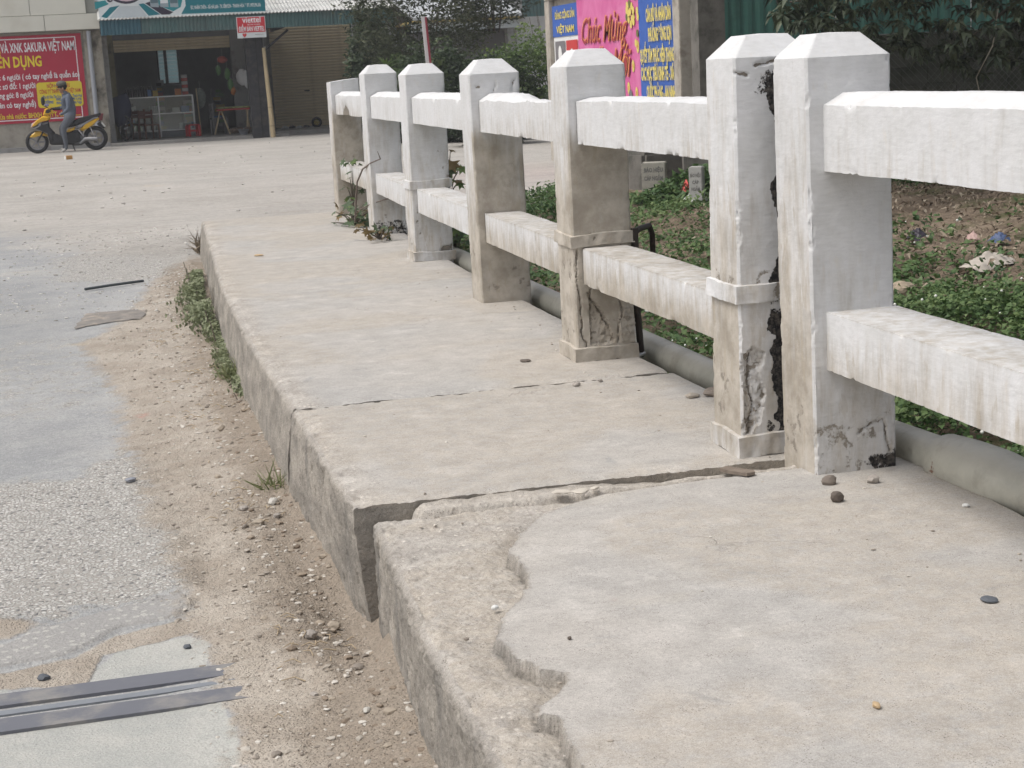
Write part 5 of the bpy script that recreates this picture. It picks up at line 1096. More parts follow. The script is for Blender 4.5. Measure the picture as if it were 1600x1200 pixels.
MB().tube([(0, -.5, .32), (0, -.36, .85), (0, -.33, .98)], .016, 6).link('fork', BLK, bc); MB().tube([(-.26, -.28, 1.0), (-.1, -.33, .98), (.1, -.33, .98), (.26, -.28, 1.0)], .012, 6).link('handlebar', CHR, bc)
MB().tube([(0, -.37, .8), (0, .05, .35), (0, .2, .82)], .016, 6).tube([(0, .05, .35), (0, .5, .32), (0, .18, .75)], .012, 6).link('frame', BLK, bc); MB().ball((0, .22, .86), (.07, .13, .04), 8, 5).link('saddle', BLK, bc)
NAVY = simple('navy_cloth', (.016, .02, .05), .85, .2, 12)
n, m = 20, 14; u, v = np.meshgrid(np.linspace(0, 2*np.pi, n), np.linspace(0, 1, m)); rr = (.10+.15*np.sin(np.pi*np.clip(v*.85+.1, 0, 1))**.7)*(1+.25*fb(np.cos(u), np.sin(u), v*2, 1.2, 3, 8))
tag(link('jacket', mesh_np('jacket', np.stack([np.cos(u)*rr*1.0, np.sin(u)*rr*.8, 1.12-v*.72+.05*np.cos(u)], -1).reshape(-1, 3), gridF(m, n), NAVY), None, (.30, 41.25, FZ)), 'dark navy jacket draped over the bicycle handlebar', 'jacket')
# junk before the closed shutter
JY = simple('yellow_junk', (.42, .32, .04), .5)
jw = empty('toy_wheel', (5.3, 43.2, FZ+.14), label='yellow-hubbed wheel lying among rubbish before the closed shutter', cat='wheel'); wheel(jw, (0, 0, 0), .14, .035, 'y', 5, JY)
for i in range(5): rock('rubbish', (4.45+i*.20+rng.uniform(-.04, .04), 43.2+rng.uniform(-.2, .2), FZ+.04), rng.uniform(.06, .12), cols[[6, 5, 0, 5, 6, 5, 0, 5, 5, 6][i]], 80+i, .5, label=['pale scrap nearest the bamboo pole', 'black scrap second from the bamboo pole', 'whitish scrap in the middle of the rubbish before the shutter', 'dark scrap just left of the yellow wheel hub', 'black scrap behind the yellow wheel hub'][i], cat='rubbish', group='rubbish before the shutter')
jr = empty('clay_jar', (6.05, 43.0, FZ), label='tall brown jar standing at the right of the closed shutter', cat='jar')
MB().tube([(0, 0, 0), (0, 0, .3), (0, 0, .52), (0, 0, .60)], [.17, .22, .19, .13], 14).link('body', simple('brown_jar', (.09, .06, .055), .6), jr); MB().tube([(0, 0, .60), (0, 0, .63)], .145, 14).link('rim', simple('jar_rim', (.07, .05, .045)), jr)

# ------------------------------------------------------------------ white house, plants and marker pole behind the railing
wh = empty('white_house', (10, 38, RZ), label='low white house with a pale beam and yellowish roof edge behind the hedge', cat='house'); wk = kid(wh)
WHW = simple('white_house_wall', (.55, .55, .57), .85, .08, 3, .2, dirt=(.40, .39, .38))
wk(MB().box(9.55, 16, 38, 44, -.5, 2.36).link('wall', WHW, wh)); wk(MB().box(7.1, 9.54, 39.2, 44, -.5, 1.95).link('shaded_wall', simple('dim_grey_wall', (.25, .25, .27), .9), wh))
wk(MB().box(7.0, 9.52, 37.6, 37.85, 1.97, 2.16).link('beam', simple('pale_beam', (.50, .54, .56)), wh)); wk(MB().box(9.25, 9.4, 37.65, 37.8, -.4, 1.96).link('post', GREYW, wh))
wk(MB().box(7.0, 9.6, 37.5, 44, 2.165, 2.22).link('roof_edge', simple('mossy_tile_edge', (.34, .26, .10), .9, .3, 8), wh)); wk(MB().prism([(37.5, 2.225), (44, 3.5), (44, 3.6), (37.5, 2.29)], 7.0, 9.6, 'x').link('roof', simple('pale_sheet_roof', (.42, .44, .45), .6), wh))
wk(corrug('awning', 9.62, 16, 2.2, 2.75, .09, .015, TEALS, wh, y=37.6))
for i, (xa, wd) in enumerate(((10.6, .8), (12.4, .9))):
    f_ = wk(MB().box(xa, xa+wd, 37.95, 37.995, .7, 1.7).link('window', WOODD, wh)); MB().box(xa+.05, xa+wd/2-.02, 37.94, 37.949, .75, 1.65).link('pane', GLASS, f_); MB().box(xa+wd/2+.02, xa+wd-.05, 37.94, 37.949, .75, 1.65).link('pane', GLASS, f_)
def bush(name, cx0, cy0, rx, ry, z0, z1, n, size, mat, label, cat, seed, stems=6, ratio=.5, group=None, hole=.0, up=.5):
    r_ = np.random.default_rng(seed); t = empty(name, (cx0, cy0, z0), label=label, cat=cat, group=group)
    p = r_.normal(0, 1, (n*2, 3)); p /= np.linalg.norm(p, axis=1, keepdims=True); p *= r_.uniform(.25, 1, (n*2, 1))**.45
    P = np.stack([p[:, 0]*rx, p[:, 1]*ry, (p[:, 2]*.5+.5)*(z1-z0)], -1); nz_ = fb(P[:, 0]+cx0, P[:, 1], P[:, 2], 1.6/max(.5, rx*.6), 4, seed)
    P = P*(1+.30*nz_[:, None]); k = nz_ > hole-.25; P = P[k][:n]
    tint = np.clip(.35+.8*nz_[k][:n]+.3*(P[:, 2]/(z1-z0)-.5)+r_.normal(0, .12, len(P)), 0, 1)
    link('foliage', leaves('foliage', P, r_.uniform(.6, 1.3, len(P))*size, mat, up, ratio, .3, tint=tint, seed=seed), t, kind='stuff')
    for i in range(stems):
        a = r_.uniform(0, 6.28); e = Vector((math.cos(a)*rx*.6, math.sin(a)*ry*.6, (z1-z0)*r_.uniform(.5, .9))); MB().tube([(e.x*.2, e.y*.2, -.1), e*.5+Vector((0, 0, .1)), e], [.016, .010, .004], 5).link('stem', BARK, t)
    return t
bush('hedge_bush', 6.2, 31.0, .95, .9, RZ-.1, 1.55, 9000, .10, BUSHM, 'dark green bush behind the leaning red and white marker', 'bush', 1)
bush('hedge_bush', 5.5, 32.0, .55, .8, RZ-.1, 1.30, 5500, .11, BUSHM, 'grey-green bush beside the white column', 'bush', 2)
bush('hedge_bush', 7.15, 30.2, .85, .8, RZ-.1, 1.35, 6500, .09, BUSHM, 'bushy dark hedge plant in the middle of the hedge', 'bush', 3)
bush('hedge_bush', 7.85, 30.5, 1.05, .8, RZ-.1, 1.66, 8500, .085, mat_leaf('hedge_leaf', [(.03, .06, .02), (.075, .125, .035), (.14, .21, .06), (.23, .29, .09)]), 'fresher green hedge bush left of the notice board', 'bush', 4)
bush('hedge_bush', 8.1, 27.5, .8, .8, RZ-.1, .95, 5000, .085, BUSHM, 'low bush at the left foot of the notice board', 'bush', 5)
bush('hedge_bush', 6.6, 28.6, .9, .7, RZ-.1, .75, 5000, .085, BUSHM, 'low dark bush before the hedge', 'bush', 15)
bush('sparse_tree', 6.5, 34.2, 1.7, 1.2, .9, 4.2, 9500, .13, mat_leaf('olive_leaf', [(.03, .04, .025), (.06, .075, .04), (.11, .125, .07), (.2, .21, .13)]), 'thin-leaved grey-green tree reaching over the right end of the veranda roof', 'tree', 6, 10, .35, hole=.12)
bush('sparse_tree', 8.2, 34.5, 1.1, 1.0, 1.9, 4.0, 2600, .13, mat_leaf('olive_leaf_dark', [(.03, .04, .03), (.05, .065, .04), (.09, .105, .06), (.14, .15, .10)]), 'sparse twiggy tree in front of the white house', 'tree', 7, 8, .35, hole=.12)
bush('shrub', 6.0, 37.6, .6, .6, RZ, 2.3, 5200, .14, BUSHM, 'dark climbing shrub between the shutter and the white column', 'shrub', 8)
# bare twiggy shrub before the white wall
tw = empty('bare_shrub', (9.3, 33.5, RZ), label='bare twiggy shrub against the white house wall', cat='shrub')
for i in range(16):
    a = r2.uniform(-1.2, 1.2); q = Vector((math.sin(a)*.75, r2.uniform(-.3, .3), r2.uniform(1.5, 2.5))); MB().tube([(0, 0, 0), q*.5+Vector((a*.1, 0, .1)), q], [.018, .012, .005], 4).link('stem', BARK, tw)
# strap-leaved plant
ap = empty('strap_leaf_plant', (5.22, 31.0, RZ), label='pale strap-leaved plant showing above the sixth post', cat='plant')
MB().tube([(0, 0, 0), (.02, 0, .8), (0, 0, 1.35)], [.05, .045, .05], 7).link('stem', BARK, ap)
a_ = r2.uniform(0, 6.28, 46); e_ = r2.uniform(.0, 1.3, 46)
LFS = leaves('leaf', np.zeros((1, 3)), .42, LIGHTM, .9, .11, .55, dirs=np.array([[1., 0, 0]]), tint=np.array([.5]), seed=3)
for a, e in zip(a_, e_): o = link('leaf', LFS, ap, (0, 0, 1.33)); o.rotation_euler = Vector((math.cos(a)*math.cos(e), math.sin(a)*math.cos(e), math.sin(e))).to_track_quat('X', 'Z').to_euler()
# leaning red and white marker pole
mp = empty('marker_pole', (4.92, 25.0, RZ), label='leaning red and white roadside marker board behind the fifth post', cat='marker pole'); mp.rotation_euler = (0, R(-2.5), 0)
MB().box(-.035, .045, -.012, .012, 0, 2.18).link('board', simple('faded_white_paint', (.60, .58, .58), .6, .1, 8), mp)
MB().box(.014, .047, -.016, -.0125, 1.05, 2.17).box(-.03, .047, -.016, -.0125, .4, 1.04).link('red_stripe', simple('faded_red_paint', (.28, .05, .07), .6, .2, 8), mp)
# ------------------------------------------------------------------ scooter and rider
def BK(zx, zy):
    u = 30+zx/8.573; v = 110+zy/8.573; x = -1.87+.014*(u-42)-.0015*(v-235); z = -.22-.00088*(u-42)-.01419*(v-235)
    return x, z-.036+.0598*(x+1.65)
MX, MY = -1.0, 38.4
sc = empty('motor_scooter', (MX, MY, RZ), label='yellow and black motor scooter stopped in front of the crimson banner', cat='motor scooter')
YP = simple('yellow_scooter_paint', (.62, .36, .02), .3, .08, 4, .5); GP = simple('grey_scooter_trim', (.24, .24, .26), .4); DKP = simple('dark_engine', (.035, .035, .038), .6, .3, 12); PK = simple('lamp_lens', (.55, .40, .42), .25)
def L(p): x, z = BK(*p); return (x-MX, z-RZ)
def shell(name, pts, hw, mat, tip=.6, parent=sc):
    """body panel: outline with real width, narrowing to the rim"""
    o = [L(p) for p in pts]; cx0 = sum(a for a, b in o)/len(o); cz0 = sum(b for a, b in o)/len(o); vs, fs = [], []; n = len(o)
    for y, k in ((-hw, .72), (-hw*tip, 1.0), (hw*tip, 1.0), (hw, .72)):
        for a, b in o: vs.append((cx0+(a-cx0)*k, y, cz0+(b-cz0)*k))
    for r_ in range(3): fs += [(r_*n+i, r_*n+(i+1) % n, (r_+1)*n+(i+1) % n, (r_+1)*n+i) for i in range(n)]
    fs += [tuple(range(n-1, -1, -1)), tuple(range(3*n, 4*n))]
    bm = bmesh.new(); V_ = [bm.verts.new(v) for v in vs]; [bm.faces.new([V_[i] for i in f]) for f in fs]; bmesh.ops.recalc_face_normals(bm, faces=bm.faces[:])
    me = bpy.data.meshes.new(name); bm.to_mesh(me); bm.free(); me.materials.append(mat); return link(name, me, parent)
xf, xr_ = L((240, 985))[0], L((1022, 940))[0]
wheel(sc, (xf, 0, .255), .255, .040, 'y', 5, GP); wheel(sc, (xr_, 0, .272), .272, .048, 'y', 5, GP)
shell('front_fender', [(132, 868), (150, 830), (200, 797), (270, 790), (330, 815), (385, 850), (370, 868), (290, 850), (200, 872)], .065, YP)
shell('nose_cowl', [(150, 735), (172, 690), (230, 640), (320, 588), (420, 596), (405, 650), (300, 665), (235, 700), (205, 728)], .13, YP)
shell('headlight', [(148, 738), (160, 690), (215, 650), (240, 690), (205, 735)], .10, PK)
shell('leg_shield', [(160, 745), (235, 705), (300, 668), (385, 660), (405, 750), (470, 820), (470, 960), (410, 955), (385, 835), (260, 775)], .17, BLK)
shell('shield_stripe', [(250, 700), (300, 672), (290, 715), (270, 730)], .178, GP)
shell('handlebar_cowl', [(312, 582), (332, 505), (370, 485), (410, 490), (480, 562), (380, 586)], .11, YP); shell('windscreen', [(335, 560), (348, 505), (395, 492), (440, 535), (390, 566)], .118, BLK)
MB().tube([(L((420, 510))[0], -.33, L((420, 505))[1]), (L((400, 520))[0], 0, L((400, 515))[1]), (L((420, 510))[0], .33, L((420, 505))[1])], .014, 8).link('handlebar', BLK, sc)
for s_ in (-1, 1):
    MB().tube([(L((420, 510))[0], s_*.33, L((420, 505))[1]), (L((425, 510))[0], s_*.22, L((425, 507))[1])], .019, 8).link('grip', RUB, sc)
    mm = MB().tube([(L((400, 510))[0], s_*.16, L((400, 500))[1]), (L((330, 470))[0], s_*.25, L((330, 460))[1])], .007, 5).link('mirror_stem', BLK, sc)
    MB().ball((L((305, 365))[0], s_*.27, L((305, 395))[1]), (.035, .05, .10), 8, 6).link('mirror', BLK, mm)
    MB().tube([(xf, s_*.07, .255), (L((300, 840))[0], s_*.06, L((300, 830))[1]), (L((380, 650))[0], s_*.04, L((380, 650))[1])], .018, 6).link('fork_leg', DKP, sc)
shell('dash_lamp', [(325, 460), (340, 432), (395, 440), (380, 470)], .05, simple('blue_lamp', (.22, .22, .42), .3))
shell('step_through', [(395, 850), (470, 830), (560, 880), (620, 830), (760, 800), (845, 825), (870, 960), (780, 1000), (430, 985), (400, 960)], .14, DKP)
shell('engine', [(690, 890), (780, 850), (900, 880), (930, 960), (830, 1010), (720, 1010)], .12, simple('engine_metal', (.11, .11, .115), .5, .35, 20, metal=.4))
shell('seat', [(635, 768), (700, 690), (760, 655), (860, 628), (945, 615), (1085, 588), (1092, 622), (930, 682), (720, 758)], .13, simple('seat_vinyl', (.022, .022, .025), .55))
shell('side_panel', [(795, 805), (870, 728), (1000, 668), (1062, 650), (1066, 675), (965, 765), (850, 822)], .145, YP); shell('front_side_panel', [(622, 822), (650, 782), (745, 758), (738, 800), (660, 830)], .15, YP)
shell('side_stripe', [(735, 790), (745, 752), (930, 678), (1040, 620), (1045, 640), (940, 700), (800, 790)], .138, GP)
shell('tail_light', [(1050, 640), (1075, 600), (1125, 600), (1112, 690), (1062, 700)], .08, simple('tail_lens', (.14, .025, .03), .35)); shell('rear_mudguard', [(1035, 735), (1085, 700), (1150, 790), (1130, 800), (1060, 770)], .06, BLK)
shell('number_plate', [(1090, 725), (1108, 712), (1158, 775), (1142, 788)], .085, simple('plate_white', (.62, .62, .60), .5))
MB().tube([(L((800, 900))[0], -.13, L((800, 985))[1]), (L((880, 900))[0], -.15, L((880, 925))[1]), (L((1045, 935))[0], -.16, L((1045, 935))[1])], [.02, .045, .05], 10).link('exhaust', simple('exhaust_metal', (.30, .30, .31), .4, .2, 20, metal=.6), sc)
MB().tube([(L((790, 800))[0], -.13, L((790, 800))[1]), (L((860, 890))[0], -.13, L((860, 890))[1])], .02, 6).tube([(xr_, -.1, .272), (L((930, 740))[0], -.12, L((930, 740))[1])], .018, 6).link('rear_shock', CHR, sc)
MB().tube([(L((700, 980))[0], .12, L((700, 980))[1]), (L((740, 1060))[0], .20, .01)], .012, 6).link('side_stand', DKP, sc)
# rider
rd = empty('person', (MX, MY, RZ), label='rider in grey shirt and trousers and a peaked cap astride the yellow scooter', cat='person')
def J(zx, zy, y): x, z = L((zx, zy)); return Vector((x, y, z))
jn = [J(672, 640, 0), J(665, 560, 0), J(655, 470, 0), J(640, 385, -.0), J(612, 330, -.01), J(585, 292, -.015), J(563, 262, -.025), J(556, 225, -.03), J(558, 205, -.03)]
rad = [.155, .15, .155, .160, .11, .055, .088, .098, .07]
ed = [(i, i+1) for i in range(8)]
def chain(a, pts, rs):
    p = a
    for q, r_ in zip(pts, rs): jn.append(q); rad.append(r_); ed.append((p, len(jn)-1)); p = len(jn)-1
    return p
nh = chain(3, [J(640, 362, -.17), J(652, 430, -.225), J(655, 510, -.25), J(610, 550, -.26), J(565, 578, -.27), J(530, 588, -.275)], [.075, .066, .058, .048, .036, .042])
fh = chain(3, [J(625, 365, .16), J(605, 430, .22), J(575, 495, .27), J(510, 505, .30), J(445, 505, .31), J(420, 507, .315)], [.075, .062, .055, .046, .036, .042])
nl_ = chain(0, [J(660, 665, -.12), J(620, 710, -.20), J(585, 765, -.24), J(598, 860, -.25), J(620, 960, -.25), J(630, 1030, -.25)], [.115, .10, .085, .072, .055, .045])
chain(nl_, [J(600, 1062, -.255), J(560, 1075, -.27)], [.045, .036])
fl_ = chain(0, [J(660, 665, .12), J(610, 715, .20), J(560, 775, .23), J(570, 870, .25), J(590, 965, .26), J(600, 1035, .26)], [.115, .10, .085, .072, .055, .045])
chain(fl_, [J(575, 1062, .265), J(535, 1072, .28)], [.045, .036])
me = bpy.data.meshes.new('body'); me.from_pydata(jn, ed, []); o = bpy.data.objects.new('body', me); COL.objects.link(o)
md = o.modifiers.new('skin', 'SKIN'); md.use_smooth_shade = True
for i, r_ in enumerate(rad): me.skin_vertices[0].data[i].radius = (r_*.9, r_*.9) if i > 4 else (r_*.72, r_*1.08)
me.skin_vertices[0].data[0].use_root = True
o.modifiers.new('sub', 'SUBSURF').levels = 2
dg = bpy.context.evaluated_depsgraph_get(); bme = bpy.data.meshes.new_from_object(o.evaluated_get(dg)); bpy.data.objects.remove(o)
SK = simple('skin', (.33, .19, .13), .6, .08, 10); SHIRT = simple('grey_blue_shirt', (.115, .135, .175), .85, .2, 14, .2, bump=.004); TROU = simple('grey_trousers', (.105, .115, .135), .85, .2, 14, .2, bump=.004); SHOE = simple('pale_shoe', (.40, .39, .37), .7); SLV = simple('dark_sleeve', (.03, .03, .035), .85)
bme.materials.clear(); [bme.materials.append(m) for m in (SHIRT, SK, TROU, SHOE, SLV)]
NP = np.array([v[:] for v in jn]); part = []
for i in range(len(jn)):
    k = 0
    if i in (5, 6, 7, 8): k = 1
    elif i == 0 or nh+2*6 >= i > fh and i <= nl_ : k = 2
    elif i in (nh,): k = 1
    elif i in (fh,): k = 1
    elif i in (fh-1, fh-2): k = 4
    elif i > fh: k = 2
    part.append(k)
for i in (nl_+1, nl_+2, fl_+1, fl_+2): part[i] = 3
for p in bme.polygons:
    d = np.linalg.norm(NP-np.array(p.center), axis=1)/np.sqrt(np.array(rad)); p.material_index = part[int(np.argmin(d))]; p.use_smooth = True
bme.name = 'body'; link('body', bme, rd)
hc = J(556, 236, -.03)
MB().ball((hc.x+.025, hc.y, hc.z+.045), (.105, .098, .098), 12, 8).link('hair', simple('black_hair', (.015, .013, .012), .7), rd)
cp_ = MB().ball((hc.x+.01, hc.y, hc.z+.095), (.115, .105, .075), 12, 8).link('cap', simple('grey_cap', (.10, .10, .085), .85, .2, 20), rd)
MB().prism([(-.075, -.075), (-.135, -.05), (-.155, 0), (-.135, .05), (-.075, .075)], .070, .082, 'z', Matrix.Translation((hc.x-.01, hc.y, hc.z)) @ Matrix.Rotation(R(-8), 4, 'Y')).link('peak', simple('cap_peak', (.13, .12, .10), .8), cp_)
MB().ball((hc.x-.098, hc.y-.005, hc.z-.02), (.022, .016, .022), 7, 5).link('nose', SK, rd)
MB().ball((hc.x+.03, hc.y-.092, hc.z-.01), (.022, .012, .03), 7, 5).ball((hc.x+.03, hc.y+.088, hc.z-.01), (.022, .012, .03), 7, 5).link('ear', SK, rd)
MB().ball((hc.x-.082, hc.y-.042, hc.z+.015), (.014, .014, .009), 6, 4).ball((hc.x-.085, hc.y+.035, hc.z+.015), (.014, .014, .009), 6, 4).link('eye', simple('dark_eye', (.02, .018, .016), .3), rd)
MB().ball((hc.x-.082, hc.y, hc.z-.062), (.014, .028, .008), 7, 4).link('mouth', simple('lips', (.22, .09, .07), .5), rd)
for hnd, dr in ((J(525, 592, -.28), Vector((-1, 0, -.35))), (J(415, 508, .32), Vector((-1, 0, -.1)))):
    for j in range(5):
        a = Vector((.0, (j-2)*.018, .0)); l_ = [.05, .07, .078, .072, .055][j]; q = hnd+a+dr.normalized()*.03
        MB().tube([tuple(q), tuple(q+dr.normalized()*l_*.5+Vector((0, 0, .006))), tuple(q+dr.normalized()*l_*.8+Vector((0, 0, -.02)))], [.010, .009, .006], 6).link('finger', SK, rd)
MB().prism([(-.02, -.07), (.05, -.075), (.07, 0), (.05, .075), (-.02, .07)], 0, .04, 'z', Matrix.Translation(J(592, 300, -.015))).link('collar', SHIRT, rd)

# ------------------------------------------------------------------ small things on the road and the footway
# expansion joint strips across the road
JST = simple('steel_joint_strip', (.14, .145, .165), .65, .10, 14, .3, dirt=(.25, .24, .225), dscale=9); JGR = simple('joint_rubber', (.20, .215, .235), .6, .15, 20)
ej = empty('expansion_joint', (-1, 3.5, RZ), label='dark steel expansion joint strips crossing the road beside the footway', cat='expansion joint'); ejk = kid(ej)
def strip(name, poly, mat, z):
    m = MB(); n = len(poly); m.add([(x, y, z-.03) for x, y in poly]+[(x, y, z) for x, y in poly], [tuple(range(n, 2*n))]+[(i, (i+1) % n, n+(i+1) % n, n+i) for i in range(n)]); return ejk(m.link(name, mat, ej))
e1 = [(.21+.02*vn(i*.9, 0, 0, 1, 3), 3.548+.072*i/7) for i in range(8)]
strip('steel_strip', [(-3, 3.535), (.02, 3.545)]+e1+[(-3, 3.612)], JST, RZ+.0075)
e2 = [(.20+.02*vn(i*.9, 0, 0, 1, 5), 3.392+.076*i/6) for i in range(7)]
strip('steel_strip', [(-3, 3.375)]+e2+[(-3, 3.468)], JST, RZ+.0072)
strip('rubber_seal', [(-3, 3.480), (.0, 3.496), (.19, 3.512), (.17, 3.528), (-.05, 3.522), (-3, 3.515)], JGR, RZ+.0045)
# pebbles scattered on the verge: joined
def pebbles(name, X_, Y_, Z_, S_, mat, **k):
    bm = bmesh.new(); bmesh.ops.create_icosphere(bm, subdivisions=1, radius=1); B = np.array([v.co[:] for v in bm.verts]); Fb = np.array([[v.index for v in f.verts] for f in bm.faces]); bm.free()
    n = len(X_); r_ = np.random.default_rng(5); A = r_.uniform(0, 6.28, n); sx = r_.uniform(.8, 1.5, n); sz = r_.uniform(.35, .7, n)
    J_ = B[None]*(1+r_.normal(0, .16, (n, len(B), 1))); x = J_[..., 0]*sx[:, None]; y = J_[..., 1]; z = J_[..., 2]*sz[:, None]
    c, s = np.cos(A)[:, None], np.sin(A)[:, None]; S_ = np.asarray(S_)[:, None]
    V = np.stack([(x*c-y*s)*S_+np.asarray(X_)[:, None], (x*s+y*c)*S_+np.asarray(Y_)[:, None], z*S_+np.asarray(Z_)[:, None]], -1).reshape(-1, 3)
    F_ = (Fb[None]+(np.arange(n)*len(B))[:, None, None]).reshape(-1, 3); tint = np.repeat(r_.uniform(0, 1, n), len(B))
    return link(name, mesh_np(name, V, F_, mat, False, dict(tint=tint)), **k)
def mat_peb(name, a, b, c_):
    g = G(name); t = g.attr('tint'); return g.done(g.ramp(t, [(0, a), (.5, b), (1, c_)]), .9, None, .2)
PEB = mat_peb('mixed_pebbles', (.22, .19, .16), (.38, .34, .29), (.58, .55, .50)); PEBL = mat_peb('pale_gravel', (.34, .32, .29), (.48, .46, .43), (.62, .60, .57))
r5 = np.random.default_rng(55)
def roadz(x, y):
    i = np.clip(np.searchsorted(gy, y)-1, 0, len(gy)-2); j = np.clip(np.searchsorted(gx, x)-1, 0, len(gx)-2); return Z[i, j]
n = 9000; yq = r5.uniform(2.4, 12, n)**1.0; de_ = np.interp(yq, [a for a, b in dirt_edge], [b for a, b in dirt_edge]); xq = de_-.12+r5.beta(2.2, 1.4, n)*(.62-de_)
k = xq < .50; xq, yq = xq[k], yq[k]; s_ = .0014+.0080*r5.uniform(0, 1, len(xq))**5
pebbles('pebbles', xq, yq, roadz(xq, yq)+s_*.15, s_, PEB, kind='stuff', label='small stones and crumbs scattered over the dusty verge', cat='pebbles')
n = 1800; xq = r5.uniform(-.9, .9, n); yq = r5.uniform(9.8, 16, n); k = (xq < .42)|(yq > 12.9); xq, yq = xq[k], yq[k]; s_ = .003+.010*r5.uniform(0, 1, len(xq))**3
pebbles('gravel', xq, yq, roadz(xq, yq)+s_*.2, s_, PEBL, kind='stuff', label='loose pale gravel on the worn road further along', cat='gravel')
n = 800; yq = r5.uniform(13, 37, n); xq = r5.uniform(-3.5, 5, n); s_ = .004+.022*r5.uniform(0, 1, n)**4
pebbles('yard_debris', xq, yq, roadz(xq, yq)+s_*.2, s_, PEBL, kind='stuff', label='scattered bits of rubble and dirt on the dusty yard', cat='rubble')
n = 1500; xq = r5.uniform(.52, 1.74, n); yq = r5.uniform(2.1, 8.5, n); k = (r5.uniform(0, 1, n) < .10+.9*np.exp(-((xq-1.62)/.16)**2)+.35*np.exp(-((yq-3.75)/.12)**2)+.5*(xq < np.interp(yq, [a for a, b in TOP_EDGE]+[3.8], [b for a, b in TOP_EDGE]+[.4])))&((yq < 3.69)|(yq > 3.81)); xq, yq = xq[k], yq[k]
s_ = .0010+.0042*r5.uniform(0, 1, len(xq))**4
pebbles('crumbs', xq, yq, np.where((yq < 3.7)&(xq < np.interp(yq, [a for a, b in TOP_EDGE], [b for a, b in TOP_EDGE])), -.016, .0)+s_*.2, s_, PEB, kind='stuff', label='grit and concrete crumbs lying on the footway', cat='grit')
SL = simple('dark_slate', (.10, .11, .125), .7, .2, 20); DS = simple('dark_stone', (.12, .10, .085), .9, .3, 20); WS_ = simple('white_chip', (.62, .62, .60), .7); OS = simple('tan_stone', (.45, .33, .20), .9, .2, 20)
for nm, x, y, z, s, mt, sd, fl, lb, ct in [('stone', 1.55, 3.35, .012, .017, DS, 1, .8, 'small dark stone on the footway in front of the nearest post', 'stone'), ('slate_chip', 1.51, 2.60, .005, .020, SL, 2, .25, 'flat dark blue-grey chip alone on the near slab at the right', 'chip'),
    ('dead_leaf', 1.09, 2.22, .004, .011, OS, 3, .4, 'small curled tan scrap on the near slab', 'scrap'), ('pebble', .64, 2.95, -.008, .008, WS_, 4, .7, 'single white pebble on the broken edge strip', 'pebble'), ('stone', .665, 2.60, -.008, .011, STONE, 14, .7, 'grey fragment beside the broken screed edge', 'stone'),
    ('pebble', .72, 2.70, .004, .005, DS, 5, .7, 'tiny dark pebble on the near slab left of the middle', 'pebble'), ('chip', 1.79, 3.19, .004, .009, WS_, 6, .5, 'white chip beside the grey pipe', 'chip'), ('stone', 1.70, 3.47, .008, .016, STONE, 7, .7, 'grey stone at the right foot of the nearest post', 'stone'), ('stone', 1.60, 3.50, .008, .018, simple('dark_mortar_lump', (.20, .17, .145), .9, .3, 20), 8, .8, 'crumbly mortar lump at the foot of the nearest post', 'stone'),
    ('dead_leaf', 1.35, 5.49, .004, .022, DS, 9, .25, 'dark dead leaf on the middle slab', 'leaf'), ('stone', 1.39, 4.97, .006, .012, STONE, 10, .7, 'greenish grey pebble on the slab, left of two', 'stone'), ('stone', 1.48, 5.00, .005, .010, STONE, 11, .6, 'grey pebble on the slab, right of two', 'stone'), ('dead_leaf', .79, 9.76, .006, .03, OS, 12, .2, 'brown leaf on the far slab', 'leaf'),
    ('stone', 1.735, 4.62, .01, .035, simple('mortar_flake', (.26, .22, .185), .9, .3, 20), 13, .4, 'mortar flake near the outer edge behind the second post', 'stone'), ('stone', 1.66, 4.62, .006, .026, simple('mortar_flake_pale', (.36, .32, .27), .9, .3, 20), 23, .3, 'pale mortar flake on the slab behind the second post', 'stone')]:
    rock(nm, (x, y, z), s, mt, sd, fl, label=lb, cat=ct)
n = 800; yq = r5.uniform(2.5, 11, n); xq = .47-np.abs(r5.normal(0, .09, n)); s_ = .003+.011*r5.uniform(0, 1, n)**3.2
pebbles('clods', xq, yq, roadz(xq, yq)+s_*.15, s_, mat_peb('earth_clods', (.19, .15, .115), (.27, .22, .17), (.36, .31, .25)), kind='stuff', label='brown crumbly earth clods along the foot of the kerb', cat='clods')
# broken tile piece by the joint
WOODT = simple('weathered_wood_chip', (.20, .165, .135), .9, .35, 40, .2, bump=.003)
link('wood_chip', MB().prism([(-.045, -.012), (-.01, -.019), (.042, -.016), (.05, .006), (.038, .019), (-.02, .014), (-.047, .016)], 0, .008, 'z', Matrix.Translation((1.437, 3.685, .004)) @ Matrix.Rotation(R(-58), 4, 'Z')).mesh('wood_chip', WOODT), label='brown weathered wood chip at the end of the slab joint', cat='wood chip')
# flakes standing in the joint
for i, (x, y, s) in enumerate([(.985, 3.70, .022), (1.03, 3.685, .02), (1.07, 3.70, .014)]): rock('mortar_flake', (x, y, .003), s, simple('pale_flake', (.50, .46, .40), .9), 30+i, .25, label=['largest pale mortar flake, left of three on the slab joint', 'middle one of three pale mortar flakes on the slab joint', 'smallest pale mortar flake, right of three on the slab joint'][i], cat='flake', group='flakes on the joint')
